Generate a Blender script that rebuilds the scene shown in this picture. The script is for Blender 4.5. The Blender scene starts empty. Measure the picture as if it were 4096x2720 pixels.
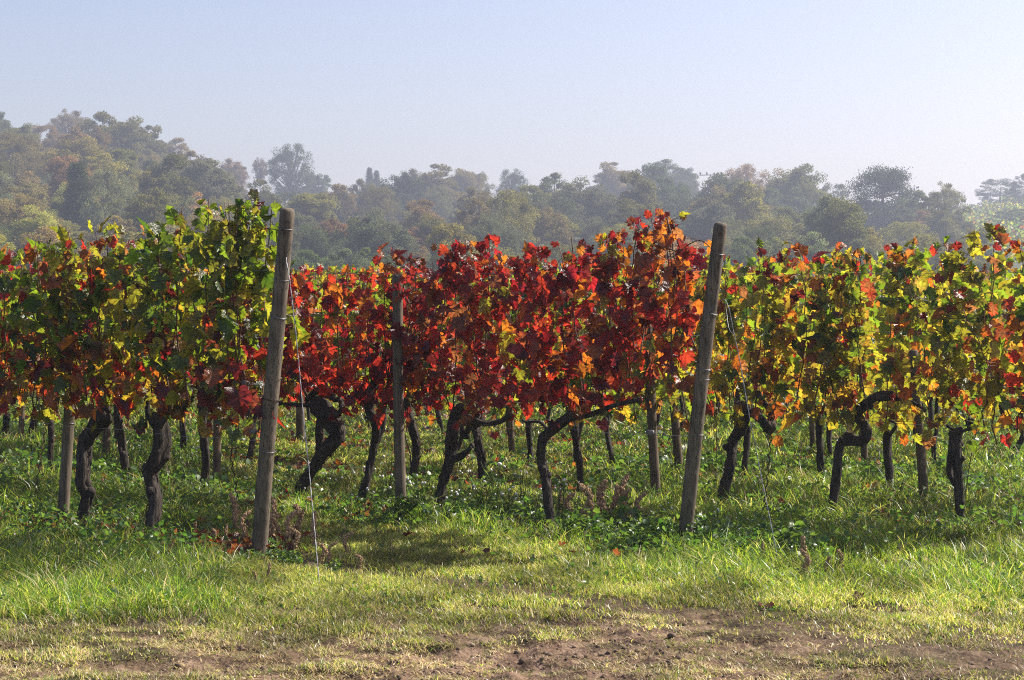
import bpy, math, random
import numpy as np
from mathutils import Vector

# ------------------------------------------------------------------ camera, sky, sun
SC = bpy.context.scene
COL = SC.collection
F, CX, HY, H = 7000.0, 2048.0, 1160.0, 1.6        # focal length, centre and horizon in photo pixels, eye height in metres
cam = bpy.data.cameras.new('camera'); camo = bpy.data.objects.new('camera', cam); COL.objects.link(camo)
camo.location = (0, 0, H); camo.rotation_euler = (math.radians(90), 0, 0)
cam.sensor_width = 36; cam.lens = 36 * F / 4096; cam.shift_y = -(1360 - HY) / 4096
cam.clip_start = 0.1; cam.clip_end = 5000
SC.camera = camo

SUN_AZ, SUN_EL = 68.0, 42.0                        # degrees to the right of the view, above the horizon
W = bpy.data.worlds.new('World'); SC.world = W; W.use_nodes = True
nt = W.node_tree; bg = nt.nodes['Background']
sky = nt.nodes.new('ShaderNodeTexSky'); sky.sky_type = 'NISHITA'; sky.sun_disc = False
sky.sun_elevation = math.radians(SUN_EL); sky.sun_rotation = math.radians(SUN_AZ)
sky.air_density = 1.0; sky.dust_density = 2.0; sky.ozone_density = 4.5
tint = nt.nodes.new('ShaderNodeMix'); tint.data_type = 'RGBA'; tint.blend_type = 'MULTIPLY'; tint.inputs[0].default_value = 1.0
tint.inputs[7].default_value = (1.255, 1.0, 0.94, 1)   # multiplied into the sky colour, a little towards lavender
nt.links.new(sky.outputs[0], tint.inputs[6]); nt.links.new(tint.outputs[2], bg.inputs[0]); bg.inputs[1].default_value = 0.102
sl = bpy.data.lights.new('sun', 'SUN'); sl.energy = 5.0; sl.angle = math.radians(0.55); sl.color = (1.0, 0.93, 0.82)
so = bpy.data.objects.new('sun', sl); COL.objects.link(so)
a, e = math.radians(SUN_AZ), math.radians(SUN_EL)
so.rotation_euler = Vector((math.sin(a) * math.cos(e), math.cos(a) * math.cos(e), math.sin(e))).to_track_quat('Z', 'Y').to_euler()
SC.view_settings.view_transform = 'Standard'; SC.view_settings.look = 'None'
SC.view_settings.exposure = 0.86; SC.view_settings.gamma = 1.0
SC.render.engine = 'CYCLES'
SC.cycles.max_bounces = 8; SC.cycles.transmission_bounces = 6; SC.cycles.volume_bounces = 0
SC.cycles.use_denoising = False; SC.cycles.use_adaptive_sampling = False; SC.cycles.filter_width = 1.1

RNG = np.random.default_rng(7)
random.seed(7)
HAZE = 0.00103

# ------------------------------------------------------------------ helpers
def ss(a, b, x):
    t = np.clip((np.asarray(x, float) - a) / (b - a), 0, 1)
    return t * t * (3 - 2 * t)

_tab = np.random.default_rng(99).random((256, 256))
def vnoise(x, y):
    x = np.asarray(x, float); y = np.asarray(y, float)
    xi = np.floor(x).astype(int); yi = np.floor(y).astype(int)
    fx = x - xi; fy = y - yi
    fx = fx * fx * (3 - 2 * fx); fy = fy * fy * (3 - 2 * fy)
    g = lambda i, j: _tab[i & 255, j & 255]
    return (g(xi, yi) * (1 - fx) + g(xi + 1, yi) * fx) * (1 - fy) + (g(xi, yi + 1) * (1 - fx) + g(xi + 1, yi + 1) * fx) * fy

def fbm(x, y, n=4, s=1.0):
    v = 0; am = .5; t = 0
    for k in range(n):
        v = v + am * vnoise(x * s + 17.3 * k, y * s - 9.1 * k); t += am; am *= .5; s *= 2.03
    return v / t

def mesh(name, V, faces, mat, attrs=None, smooth=False):
    """faces: list of int arrays of shape (m,3) or (m,4)"""
    me = bpy.data.meshes.new(name)
    V = np.ascontiguousarray(V, dtype=np.float32)
    me.vertices.add(len(V)); me.vertices.foreach_set('co', V.ravel())
    faces = [np.asarray(f, dtype=np.int32) for f in faces if len(f)]
    tot = np.concatenate([np.full(len(f), f.shape[1], dtype=np.int32) for f in faces])
    idx = np.concatenate([f.ravel() for f in faces])
    me.loops.add(len(idx)); me.loops.foreach_set('vertex_index', idx)
    st = np.concatenate([[0], np.cumsum(tot)[:-1]]).astype(np.int32)
    me.polygons.add(len(tot)); me.polygons.foreach_set('loop_start', st); me.polygons.foreach_set('loop_total', tot)
    if smooth:
        me.polygons.foreach_set('use_smooth', np.ones(len(tot), dtype=bool))
    me.update(calc_edges=True)
    for k, arr in (attrs or {}).items():
        arr = np.asarray(arr, dtype=np.float32)
        if arr.ndim == 1:
            at = me.attributes.new(k, 'FLOAT', 'POINT'); at.data.foreach_set('value', arr)
        else:
            if arr.shape[1] == 3: arr = np.concatenate([arr, np.ones((len(arr), 1), np.float32)], 1)
            at = me.attributes.new(k, 'FLOAT_COLOR', 'POINT'); at.data.foreach_set('color', np.ascontiguousarray(arr).ravel())
    me.materials.append(mat)
    return me

def link(name, me, parent=None, loc=None):
    o = bpy.data.objects.new(name, me); COL.objects.link(o)
    if parent is not None: o.parent = parent
    if loc is not None: o.location = loc
    return o

def tag(o, label=None, cat=None, group=None, kind=None):
    if label: o['label'] = label
    if cat: o['category'] = cat
    if group: o['group'] = group
    if kind: o['kind'] = kind
    return o

def thing(name, loc, label, cat, group=None):
    o = bpy.data.objects.new(name, None); COL.objects.link(o); o.location = loc; o.empty_display_size = .1
    return tag(o, label, cat, group)

class MB:
    def __init__(s): s.V = []; s.F3 = []; s.F4 = []; s.n = 0; s.A = []
    def add(s, V, f3=None, f4=None, col=None):
        V = np.asarray(V, float)
        if f3 is not None and len(f3): s.F3.append(np.asarray(f3) + s.n)
        if f4 is not None and len(f4): s.F4.append(np.asarray(f4) + s.n)
        s.V.append(V); s.n += len(V)
        if col is not None: s.A.append(np.tile(np.asarray(col, float)[:3], (len(V), 1)))
    def mesh(s, name, mat, smooth=True, off=None):
        V = np.concatenate(s.V)
        if off is not None: V = V - np.asarray(off)
        f = []
        if s.F3: f.append(np.concatenate(s.F3))
        if s.F4: f.append(np.concatenate(s.F4))
        return mesh(name, V, f, mat, {'Col': np.concatenate(s.A)} if s.A else None, smooth)

def frames(P):
    T = np.gradient(P, axis=0); T /= np.linalg.norm(T, axis=1)[:, None] + 1e-9
    ref = np.array([.31, .95, .05]);  U = np.zeros_like(P)
    for i, t in enumerate(T):
        u = ref - t * (ref @ t); nu = np.linalg.norm(u)
        if nu < 1e-3: u = np.array([1., 0, 0]) - t * t[0]; nu = np.linalg.norm(u)
        u /= nu; U[i] = u; ref = u
    return T, U, np.cross(T, U)

def tube(P, R, sides=8, rough=0.0, seed=0, cap=True, flute=0.0):
    P = np.asarray(P, float); n = len(P); R = np.broadcast_to(np.asarray(R, float), (n,))
    T, U, B = frames(P)
    th = np.linspace(0, 2 * np.pi, sides, endpoint=False)
    rr = np.ones((n, sides))
    if rough:
        s = np.concatenate([[0], np.cumsum(np.linalg.norm(np.diff(P, axis=0), axis=1))])
        rr += rough * (2 * fbm(np.cos(th)[None] * 1.6 + seed * 7.7 + s[:, None] * 9, np.sin(th)[None] * 1.6 + s[:, None] * 5, 3) - 1)
        if flute: rr += flute * (2 * vnoise(th[None] * 1.9 + seed * 3 + s[:, None] * 1.5, s[:, None] * 2.2 + 0 * th[None]) - 1)
    V = P[:, None] + (R[:, None] * rr)[..., None] * (np.cos(th)[None, :, None] * U[:, None] + np.sin(th)[None, :, None] * B[:, None])
    V = V.reshape(-1, 3)
    i = np.arange(n - 1)[:, None] * sides; j = np.arange(sides)[None]; j2 = (j + 1) % sides
    f4 = np.stack([i + j, i + j2, i + sides + j2, i + sides + j], -1).reshape(-1, 4)
    f3 = []
    if cap:
        V = np.concatenate([V, P[:1], P[-1:]]); jj = np.arange(sides); k = (jj + 1) % sides
        f3 = np.concatenate([np.stack([k, jj, np.full(sides, n * sides)], 1),
                             np.stack([jj + (n - 1) * sides, k + (n - 1) * sides, np.full(sides, n * sides + 1)], 1)])
    return V, f3, f4

def spline(P, m):
    P = np.asarray(P, float)
    if len(P) < 3:
        t = np.linspace(0, 1, m)[:, None]; return P[0] * (1 - t) + P[-1] * t
    d = np.concatenate([[0], np.cumsum(np.linalg.norm(np.diff(P[:, :3], axis=0), axis=1) + 1e-6)])
    Q = np.concatenate([[2 * P[0] - P[1]], P, [2 * P[-1] - P[-2]]])
    out = []
    for x in np.linspace(0, d[-1], m):
        i = min(np.searchsorted(d, x, 'right') - 1, len(P) - 2); t = (x - d[i]) / (d[i + 1] - d[i])
        p0, p1, p2, p3 = Q[i:i + 4]
        out.append(.5 * ((2 * p1) + (p2 - p0) * t + (2 * p0 - 5 * p1 + 4 * p2 - p3) * t * t + (3 * p1 - p0 - 3 * p2 + p3) * t ** 3))
    return np.array(out)

def blob(c, r, seed=0, rough=.35, n=10, m=7):
    th = np.linspace(0, 2 * np.pi, n, endpoint=False); ph = np.linspace(0.02, np.pi - .02, m)
    d = np.stack([np.sin(ph)[:, None] * np.cos(th), np.sin(ph)[:, None] * np.sin(th), np.cos(ph)[:, None] + 0 * th], -1)
    rr = 1 + rough * (2 * fbm(d[..., 0] * 1.7 + seed * 5.1 + d[..., 2], d[..., 1] * 1.7 + d[..., 2] * 1.3 + seed, 3) - 1)
    V = (np.asarray(c) + np.asarray(r) * d * rr[..., None]).reshape(-1, 3)
    i = np.arange(m - 1)[:, None] * n; j = np.arange(n)[None]; k = (j + 1) % n
    return V, None, np.stack([i + j, i + n + j, i + n + k, i + k], -1).reshape(-1, 4)

# rows: unit direction along a row, unit normal to it, their distance from the camera along the normal
DV = np.array([-.7663, .6425]); NV = np.array([.6425, .7663])
ROWN = [0, 7.1, 9.0, 10.9, 12.5, 14.35, 16.2, 18.1, 20.0]
def at(x, y, Y):                 # photo pixel at depth Y -> point
    return np.array([(x - CX) * Y / F, Y, H + (HY - y) * Y / F])
def on_ground(x, y):
    return at(x, y, F * H / (y - HY))
def row_Y(k_or_n, x):
    n = ROWN[k_or_n] if isinstance(k_or_n, int) else k_or_n
    u = (x - CX) / F
    return n / (u * NV[0] + NV[1])
def row_at(k, x, y, off=0.0):    # photo pixel on the upright plane of a row
    n = ROWN[k] if isinstance(k, int) else k
    return at(x, y, row_Y(float(n + off), x))
def row_t(k, x):
    Y = row_Y(k, x); return float(np.array([(x - CX) * Y / F, Y]) @ DV)
def rp(k, t, z, off=0.0):
    n = (ROWN[k] if isinstance(k, int) else k) + off
    p = NV * n + DV * t; return np.array([p[0], p[1], z])
def row_x(k, t):
    p = rp(k, t, 0); return CX + F * p[0] / p[1]

# ------------------------------------------------------------------ materials
def mat(name):
    m = bpy.data.materials.new(name); m.use_nodes = True
    n = m.node_tree; b = n.nodes['Principled BSDF']
    return m, n, b, n.nodes['Material Output']
def N(n, t, **k):
    x = n.nodes.new(t)
    for a_, v in k.items(): setattr(x, a_, v)
    return x
def ramp(n, stops):
    r = n.nodes.new('ShaderNodeValToRGB'); e = r.color_ramp.elements
    while len(e) < len(stops): e.new(.5)
    for i, (p, c) in enumerate(stops): e[i].position = p; e[i].color = (*c, 1)
    return r

def leaf_material(name, rough, trans, spot=0.0, spec=.5):
    m, n, b, out = mat(name)
    rf = N(n, 'ShaderNodeAttribute', attribute_name='Rf'); tr = N(n, 'ShaderNodeAttribute', attribute_name='Tr')
    b.inputs['Roughness'].default_value = rough; b.inputs['Specular IOR Level'].default_value = spec
    t = N(n, 'ShaderNodeBsdfTranslucent'); mx = N(n, 'ShaderNodeMixShader'); mx.inputs[0].default_value = trans
    if spot:
        tc = N(n, 'ShaderNodeTexCoord'); no = N(n, 'ShaderNodeTexNoise'); no.inputs['Scale'].default_value = 55; no.inputs['Detail'].default_value = 3
        n.links.new(tc.outputs['Object'], no.inputs['Vector'])
        r = ramp(n, [(.30, (.28, .14, .10)), (.47, (.95, .95, .95)), (1, (1.1, 1.1, 1.1))]); n.links.new(no.outputs[0], r.inputs[0])
        lc = N(n, 'ShaderNodeAttribute', attribute_name='Lc'); sp = N(n, 'ShaderNodeSeparateXYZ'); n.links.new(lc.outputs['Vector'], sp.inputs[0])
        def mth(op, a_, b_=None):
            q = N(n, 'ShaderNodeMath', operation=op)
            for k_, v_ in enumerate((a_, b_)):
                if v_ is None: continue
                if isinstance(v_, (int, float)): q.inputs[k_].default_value = v_
                else: n.links.new(v_, q.inputs[k_])
            return q.outputs[0]
        ax_ = mth('ABSOLUTE', sp.outputs[0]); rad = mth('SQRT', mth('ADD', mth('MULTIPLY', sp.outputs[0], sp.outputs[0]), mth('MULTIPLY', sp.outputs[1], sp.outputs[1])))
        th = mth('ARCTAN2', ax_, sp.outputs[1])
        dmin = mth('MINIMUM', mth('ABSOLUTE', th), mth('MINIMUM', mth('ABSOLUTE', mth('SUBTRACT', th, .72)), mth('ABSOLUTE', mth('SUBTRACT', th, 1.35))))
        dd_ = mth('MULTIPLY', dmin, rad)
        vr = ramp(n, [(.0, (.42, .45, .42)), (.035, (.62, .64, .6)), (.09, (1.06, 1.06, 1.06))]); n.links.new(dd_, vr.inputs[0])
        vm = N(n, 'ShaderNodeMix', data_type='RGBA', blend_type='MULTIPLY'); vm.inputs[0].default_value = 1
        n.links.new(r.outputs[0], vm.inputs[6]); n.links.new(vr.outputs[0], vm.inputs[7])
        for src, dst, fac in ((rf.outputs[0], b.inputs['Base Color'], r.outputs[0]), (tr.outputs[0], t.inputs['Color'], vm.outputs[2])):
            q = N(n, 'ShaderNodeMix', data_type='RGBA', blend_type='MULTIPLY'); q.inputs[0].default_value = spot
            n.links.new(src, q.inputs[6]); n.links.new(fac, q.inputs[7]); n.links.new(q.outputs[2], dst)
        bp = N(n, 'ShaderNodeBump'); bp.inputs['Strength'].default_value = .5; bp.inputs['Distance'].default_value = .01
        n2 = N(n, 'ShaderNodeTexNoise'); n2.inputs['Scale'].default_value = 90; n.links.new(tc.outputs['Object'], n2.inputs['Vector'])
        n.links.new(n2.outputs[0], bp.inputs['Height']); n.links.new(bp.outputs[0], b.inputs['Normal'])
    else:
        n.links.new(rf.outputs[0], b.inputs['Base Color']); n.links.new(tr.outputs[0], t.inputs['Color'])
    n.links.new(b.outputs[0], mx.inputs[1]); n.links.new(t.outputs[0], mx.inputs[2]); n.links.new(mx.outputs[0], out.inputs[0])
    return m

def noise_material(name, c1, c2, scale, stretch=(1, 1, 1), rough=.85, bump=.5, dist=.01, lo=.3, hi=.7, detail=6, spec=.3, c3=None, ymm=None):
    m, n, b, out = mat(name)
    tc = N(n, 'ShaderNodeTexCoord'); mp = N(n, 'ShaderNodeMapping'); mp.inputs['Scale'].default_value = stretch
    no = N(n, 'ShaderNodeTexNoise'); no.inputs['Scale'].default_value = scale; no.inputs['Detail'].default_value = detail; no.inputs['Roughness'].default_value = .62
    n.links.new(tc.outputs['Object'], mp.inputs[0]); n.links.new(mp.outputs[0], no.inputs['Vector'])
    st = [(lo, c1), (hi, c2)]
    if c3: st = [(lo, c1), ((lo + hi) / 2, c2), (hi, c3)]
    r = ramp(n, st); n.links.new(no.outputs[0], r.inputs[0]); n.links.new(r.outputs[0], b.inputs['Base Color'])
    bp = N(n, 'ShaderNodeBump'); bp.inputs['Strength'].default_value = bump; bp.inputs['Distance'].default_value = dist
    n.links.new(no.outputs[0], bp.inputs['Height']); n.links.new(bp.outputs[0], b.inputs['Normal'])
    b.inputs['Roughness'].default_value = rough; b.inputs['Specular IOR Level'].default_value = spec
    return m

M_LEAF = leaf_material('vine_leaf', .32, .60, .75, .7)
M_FARLEAF = leaf_material('far_vine_leaf', .45, .58)
M_GRASS = leaf_material('grass_blade', .36, .45, 0, .45)
M_BARK = noise_material('vine_bark', (.013, .011, .009), (.105, .084, .068), 42, (1, 1, .14), .9, 1.0, .03, .34, .72)
M_FARBARK = noise_material('far_vine_bark', (.012, .010, .009), (.06, .048, .04), 30, (1, 1, .2), .9, .8, .02)
M_CANE = noise_material('vine_cane', (.05, .022, .014), (.17, .085, .05), 40, (1, 1, .2), .55, .3, .003, spec=.4)
M_STEEL = noise_material('galvanised_wire', (.14, .145, .155), (.30, .31, .33), 60, rough=.42, bump=.1, dist=.001, spec=.5)
M_STEEL.node_tree.nodes['Principled BSDF'].inputs['Metallic'].default_value = .85
M_RUST = noise_material('rusty_steel', (.03, .018, .013), (.10, .055, .035), 50, rough=.75, bump=.3, dist=.002)
M_DEAD = noise_material('dead_weed', (.20, .13, .07), (.52, .35, .20), 25, rough=.9, bump=.4, dist=.004)
M_CLAMP = noise_material('zinc_clamp', (.10, .10, .10), (.20, .20, .20), 60, rough=.6, bump=.1, dist=.001)
M_GRAPE = noise_material('dried_grape', (.006, .005, .008), (.03, .02, .025), 60, rough=.5, bump=.4, dist=.002)
M_PUFF = noise_material('seed_fluff', (.62, .62, .60), (.85, .85, .82), 60, rough=.95, bump=.2, dist=.002)

def wood_material(name, dark, light, knots=True):
    m, n, b, out = mat(name)
    tc = N(n, 'ShaderNodeTexCoord'); mp = N(n, 'ShaderNodeMapping'); mp.inputs['Scale'].default_value = (1, 1, .07)
    no = N(n, 'ShaderNodeTexNoise'); no.inputs['Scale'].default_value = 55; no.inputs['Detail'].default_value = 7; no.inputs['Roughness'].default_value = .65
    n.links.new(tc.outputs['Object'], mp.inputs[0]); n.links.new(mp.outputs[0], no.inputs['Vector'])
    r = ramp(n, [(.30, dark), (.48, tuple((a_ + b_) / 2 for a_, b_ in zip(dark, light))), (.72, light)]); n.links.new(no.outputs[0], r.inputs[0])
    n2 = N(n, 'ShaderNodeTexNoise'); n2.inputs['Scale'].default_value = 7; n2.inputs['Detail'].default_value = 4
    n.links.new(tc.outputs['Object'], n2.inputs['Vector'])
    r2 = ramp(n, [(.3, (.62, .60, .55)), (.65, (1.12, 1.08, 1.0))]); n.links.new(n2.outputs[0], r2.inputs[0])
    mx = N(n, 'ShaderNodeMix', data_type='RGBA', blend_type='MULTIPLY'); mx.inputs[0].default_value = 1
    n.links.new(r.outputs[0], mx.inputs[6]); n.links.new(r2.outputs[0], mx.inputs[7])
    # drying cracks: thin dark lines along the grain
    mp3 = N(n, 'ShaderNodeMapping'); mp3.inputs['Scale'].default_value = (1, 1, .025)
    n.links.new(tc.outputs['Object'], mp3.inputs[0])
    n3 = N(n, 'ShaderNodeTexNoise'); n3.inputs['Scale'].default_value = 24; n3.inputs['Detail'].default_value = 2
    n.links.new(mp3.outputs[0], n3.inputs['Vector'])
    r3 = ramp(n, [(.485, (1, 1, 1)), (.5, (.12, .10, .08)), (.515, (1, 1, 1))]); n.links.new(n3.outputs[0], r3.inputs[0])
    m3 = N(n, 'ShaderNodeMix', data_type='RGBA', blend_type='MULTIPLY'); m3.inputs[0].default_value = .8
    n.links.new(mx.outputs[2], m3.inputs[6]); n.links.new(r3.outputs[0], m3.inputs[7])
    n.links.new(m3.outputs[2], b.inputs['Base Color'])
    bp = N(n, 'ShaderNodeBump'); bp.inputs['Strength'].default_value = .7; bp.inputs['Distance'].default_value = .006
    ad = N(n, 'ShaderNodeMath', operation='MULTIPLY'); n.links.new(no.outputs[0], ad.inputs[0]); n.links.new(r3.outputs[0], ad.inputs[1])
    n.links.new(ad.outputs[0], bp.inputs['Height']); n.links.new(bp.outputs[0], b.inputs['Normal'])
    b.inputs['Roughness'].default_value = .88; b.inputs['Specular IOR Level'].default_value = .25
    return m
M_WOOD = wood_material('weathered_wood', (.065, .056, .047), (.23, .195, .155))
M_WOOD2 = wood_material('grey_wood', (.07, .055, .042), (.20, .16, .12))

# ------------------------------------------------------------------ ground
def track(X, Y):
    """0..1: worn strip along the bottom of the picture"""
    x = X / np.maximum(Y, 1) * F
    n1 = fbm(X, Y, 4, 1.1); n2 = fbm(X + 40, Y, 3, 4.5)
    edge = 8.42 + .25 * ss(-1300, -300, x) - .35 * ss(700, 1900, x)
    return ss(.50, -.60, Y - edge + (n1 - .5) * 1.6 + (n2 - .5) * 1.0)
def bare(X, Y):
    """0..1 how bare the soil is at a place"""
    x = X / np.maximum(Y, 1) * F
    n2 = fbm(X + 40, Y, 3, 4.5); n3 = fbm(X * .8 + 11, Y * 1.7, 4, 2.6)
    mid = np.exp(-((x + 150) / 1300) ** 2)
    d = track(X, Y) * ss(.58 + .20 * mid, .42 + .12 * mid, n3) * (.55 + .45 * mid)
    p = np.exp(-((X - 1.95) / .42) ** 2 - ((Y - 8.72 + (n2 - .5) * .3) / .13) ** 2)                  # dug patch on the right
    q = np.exp(-((X + .10) / .5) ** 2 - ((Y - 8.72) / .10) ** 2) * .6
    return np.clip(np.maximum(np.maximum(d, p), q), 0, 1)
def row_strip(X, Y):
    n = X * NV[0] + Y * NV[1] + (fbm(X, Y, 2, 1.3) - .5) * .3
    g = np.zeros_like(n)
    for k in range(1, 9): g = np.maximum(g, np.exp(-((n - ROWN[k] - (.0 if k != 2 else .22)) / .24) ** 2))
    t = X * DV[0] + Y * DV[1]
    return g
def gz(X, Y):
    near = ss(18, 13, Y)
    b_ = bare(X, Y)
    z = near * ((fbm(X, Y, 3, .8) - .5) * .06 + (fbm(X + 9, Y, 3, 7) - .5) * (.022 + .05 * b_) + (fbm(X, Y + 5, 2, 16) - .5) * .04 * b_)
    return z - .03 * b_
xs = np.concatenate([[-1600, -700, -300, -120, -60, -30, -18, -12, -8], np.arange(-6, -3.2, .12), np.arange(-3.2, 3.4, .03), np.arange(3.4, 6, .12), [8, 12, 18, 30, 60, 120, 300, 700, 1600]])
ys = np.concatenate([[-60, -20, -6, 0, 3, 5, 6], np.arange(6.4, 9.6, .03), np.arange(9.6, 14, .06), np.arange(14, 30, .4), [32, 36, 42, 50, 60, 80, 110, 150, 220, 300, 420, 600, 900, 1600]])
GX, GY = np.meshgrid(xs, ys)
gv = np.stack([GX.ravel(), GY.ravel(), gz(GX, GY).ravel()], 1)
nx_, ny_ = len(xs), len(ys)
i = np.arange(ny_ - 1)[:, None] * nx_ + np.arange(nx_ - 1)[None]
gf = np.stack([i, i + 1, i + nx_ + 1, i + nx_], -1).reshape(-1, 4)
m, n, b, out = mat('ground_soil')
at_ = N(n, 'ShaderNodeAttribute', attribute_name='bare'); tc = N(n, 'ShaderNodeTexCoord')
no = N(n, 'ShaderNodeTexNoise'); no.inputs['Scale'].default_value = 9; no.inputs['Detail'].default_value = 8; no.inputs['Roughness'].default_value = .7
n.links.new(tc.outputs['Object'], no.inputs['Vector'])
r1 = ramp(n, [(.34, (.040, .025, .016)), (.50, (.165, .105, .069)), (.68, (.31, .215, .150))]); n.links.new(no.outputs[0], r1.inputs[0])
r2 = ramp(n, [(.34, (.018, .016, .008)), (.5, (.045, .038, .017)), (.68, (.085, .068, .032))]); n.links.new(no.outputs[0], r2.inputs[0])  # dark soil under turf, deepened to paint in shade between blades
mx = N(n, 'ShaderNodeMix', data_type='RGBA'); n.links.new(at_.outputs['Fac'], mx.inputs[0]); n.links.new(r2.outputs[0], mx.inputs[6]); n.links.new(r1.outputs[0], mx.inputs[7])
n.links.new(mx.outputs[2], b.inputs['Base Color']); b.inputs['Roughness'].default_value = .95; b.inputs['Specular IOR Level'].default_value = .15
nb = N(n, 'ShaderNodeTexNoise'); nb.inputs['Scale'].default_value = 45; nb.inputs['Detail'].default_value = 6; n.links.new(tc.outputs['Object'], nb.inputs['Vector'])
bp = N(n, 'ShaderNodeBump'); bp.inputs['Strength'].default_value = .9; bp.inputs['Distance'].default_value = .02
n.links.new(nb.outputs[0], bp.inputs['Height']); n.links.new(bp.outputs[0], b.inputs['Normal'])
bareA = np.maximum(bare(GX, GY), .40 * row_strip(GX, GY)).ravel()
g_o = link('ground', mesh('ground', gv, [gf], m, {'bare': bareA}, True)); tag(g_o, kind='structure')

# hill behind
SIL = np.array([(-900, 440), (0, 425), (110, 468), (200, 460), (310, 428), (430, 442), (520, 460), (610, 503), (700, 540), (780, 580), (870, 607), (970, 615), (1040, 690),
                (1290, 720), (1420, 735), (1475, 680), (1560, 668), (1735, 656), (1870, 660), (1960, 676), (2010, 673), (2080, 690), (2150, 722), (2220, 668), (2340, 650),
                (2515, 642), (2670, 628), (2775, 650), (2950, 660), (3090, 650), (3230, 645), (3310, 690), (3400, 745), (3500, 690), (3640, 745), (3780, 720), (3840, 785), (3920, 790), (4096, 790), (5000, 800)], float)
TREEPX = 165.0
def ridge_z(x):
    y = np.interp(x, SIL[:, 0], SIL[:, 1])
    pad = np.where(np.asarray(x) > 3850, 6, TREEPX)
    return H + (HY - y - pad) * 430 / F
def smooth_ridge(x):
    x = np.asarray(x, float); return sum(ridge_z(x + d) for d in (-240, -160, -80, 0, 80, 160, 240)) / 7
def hill_z(X, Y):
    x = CX + F * X / np.maximum(Y, 50)
    t = np.clip((Y - 130) / 300, 0, 1.35)
    prof = np.where(t < 1, t ** 1.15, 1 - (t - 1) * .9)
    return -1.2 + (smooth_ridge(x) + 1.2) * prof
hy = np.concatenate([np.linspace(126, 470, 60), np.linspace(480, 620, 10)]); hu = np.linspace(-.62, .62, 160)
HU, HYY = np.meshgrid(hu, hy); HX = HU * HYY
hv = np.stack([HX.ravel(), HYY.ravel(), (hill_z(HX, HYY) + (fbm(HX, HYY, 3, .05) - .5) * 1.5).ravel()], 1)
i = np.arange(len(hy) - 1)[:, None] * len(hu) + np.arange(len(hu) - 1)[None]
hf = np.stack([i, i + 1, i + len(hu) + 1, i + len(hu)], -1).reshape(-1, 4)
M_HILL = noise_material('hill_ground', (.035, .045, .015), (.11, .115, .035), .22, rough=.95, bump=.3, dist=.3)
h_o = link('hill', mesh('hill', hv, [hf], M_HILL, None, True)); tag(h_o, kind='structure')

# ------------------------------------------------------------------ vines
#            reflected colour        light shining through
PAL = {
 'G': ((.038, .076, .022), (.24, .38, .018)), 'YG': ((.105, .130, .026), (.47, .47, .030)), 'Y': ((.25, .19, .030), (.74, .52, .035)),
 'O': ((.22, .085, .026), (.80, .27, .022)), 'R': ((.155, .028, .022), (.64, .058, .022)), 'C': ((.105, .016, .020), (.52, .024, .030)),
 'P': ((.050, .018, .020), (.22, .028, .022)), 'B': ((.115, .066, .034), (.42, .17, .05)), 'D': ((.022, .050, .022), (.08, .17, .012))}  # D and partly P: dark leaf tones, partly shade between leaves put into colour
PK = list(PAL); PRF = np.array([PAL[k][0] for k in PK]); PTR = np.array([PAL[k][1] for k in PK])
RIM = {'G': 'YG', 'YG': 'Y', 'Y': 'O', 'O': 'R', 'R': 'C', 'C': 'P', 'P': 'C', 'B': 'R', 'D': 'G'}
RIMI = np.array([PK.index(RIM[k]) for k in PK])
def wts(**k): return np.array([k.get(q, 0) for q in PK], float) / sum(k.values())
def mixw(k, x, h):
    """colour mix of the leaves: row, photo column, height in the canopy 0..1"""
    if k == 1:
        if x > 560:
            w = wts(G=.50, D=.11, YG=.34, B=.02, P=.03) if h > .30 else wts(G=.20, YG=.28, O=.15, R=.13, Y=.08, B=.08, P=.05, D=.03)
            if h > .95: w = .8 * w + .2 * wts(O=.3, YG=.5, B=.2)
            if x > 930 and .05 < h < .40: w = .6 * w + .4 * wts(R=.3, O=.15, P=.15, YG=.3, C=.1)
            return w
        if h > .80: return wts(G=.26, YG=.32, O=.17, R=.12, B=.13)
        if h > .34: return wts(G=.42, D=.10, YG=.33, O=.03, R=.02, P=.06, B=.04)
        return wts(G=.12, YG=.21, Y=.06, O=.26, R=.16, B=.13, P=.06)
    if k == 2:
        if x > 2480: return wts(O=.30, R=.36, P=.13, B=.10, C=.07, YG=.04)
        if x > 1560: return wts(R=.44, C=.15, P=.13, O=.14, B=.11, YG=.03)
        if x > 1080: return wts(R=.27, C=.12, O=.20, YG=.15, G=.10, P=.09, B=.07) if h > .45 else wts(R=.42, C=.20, O=.16, P=.12, YG=.08, B=.02)
        return wts(R=.34, O=.26, P=.12, YG=.16, C=.08, B=.04)
    if k == 3:
        if x > 2500:
            if h > .86: return wts(R=.13, O=.11, YG=.34, G=.26, P=.08, B=.08)
            if h > .38: return wts(G=.38, D=.09, YG=.38, R=.04, O=.04, P=.04, B=.03)
            return wts(Y=.15, YG=.38, O=.13, R=.06, G=.20, B=.08)
        return wts(G=.33, YG=.38, Y=.08, D=.1, O=.06, R=.05)
    if h > .4: return wts(G=.42, YG=.37, D=.12, O=.04, R=.02, Y=.03)
    return wts(Y=.20, YG=.40, G=.20, O=.14, R=.06)

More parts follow.
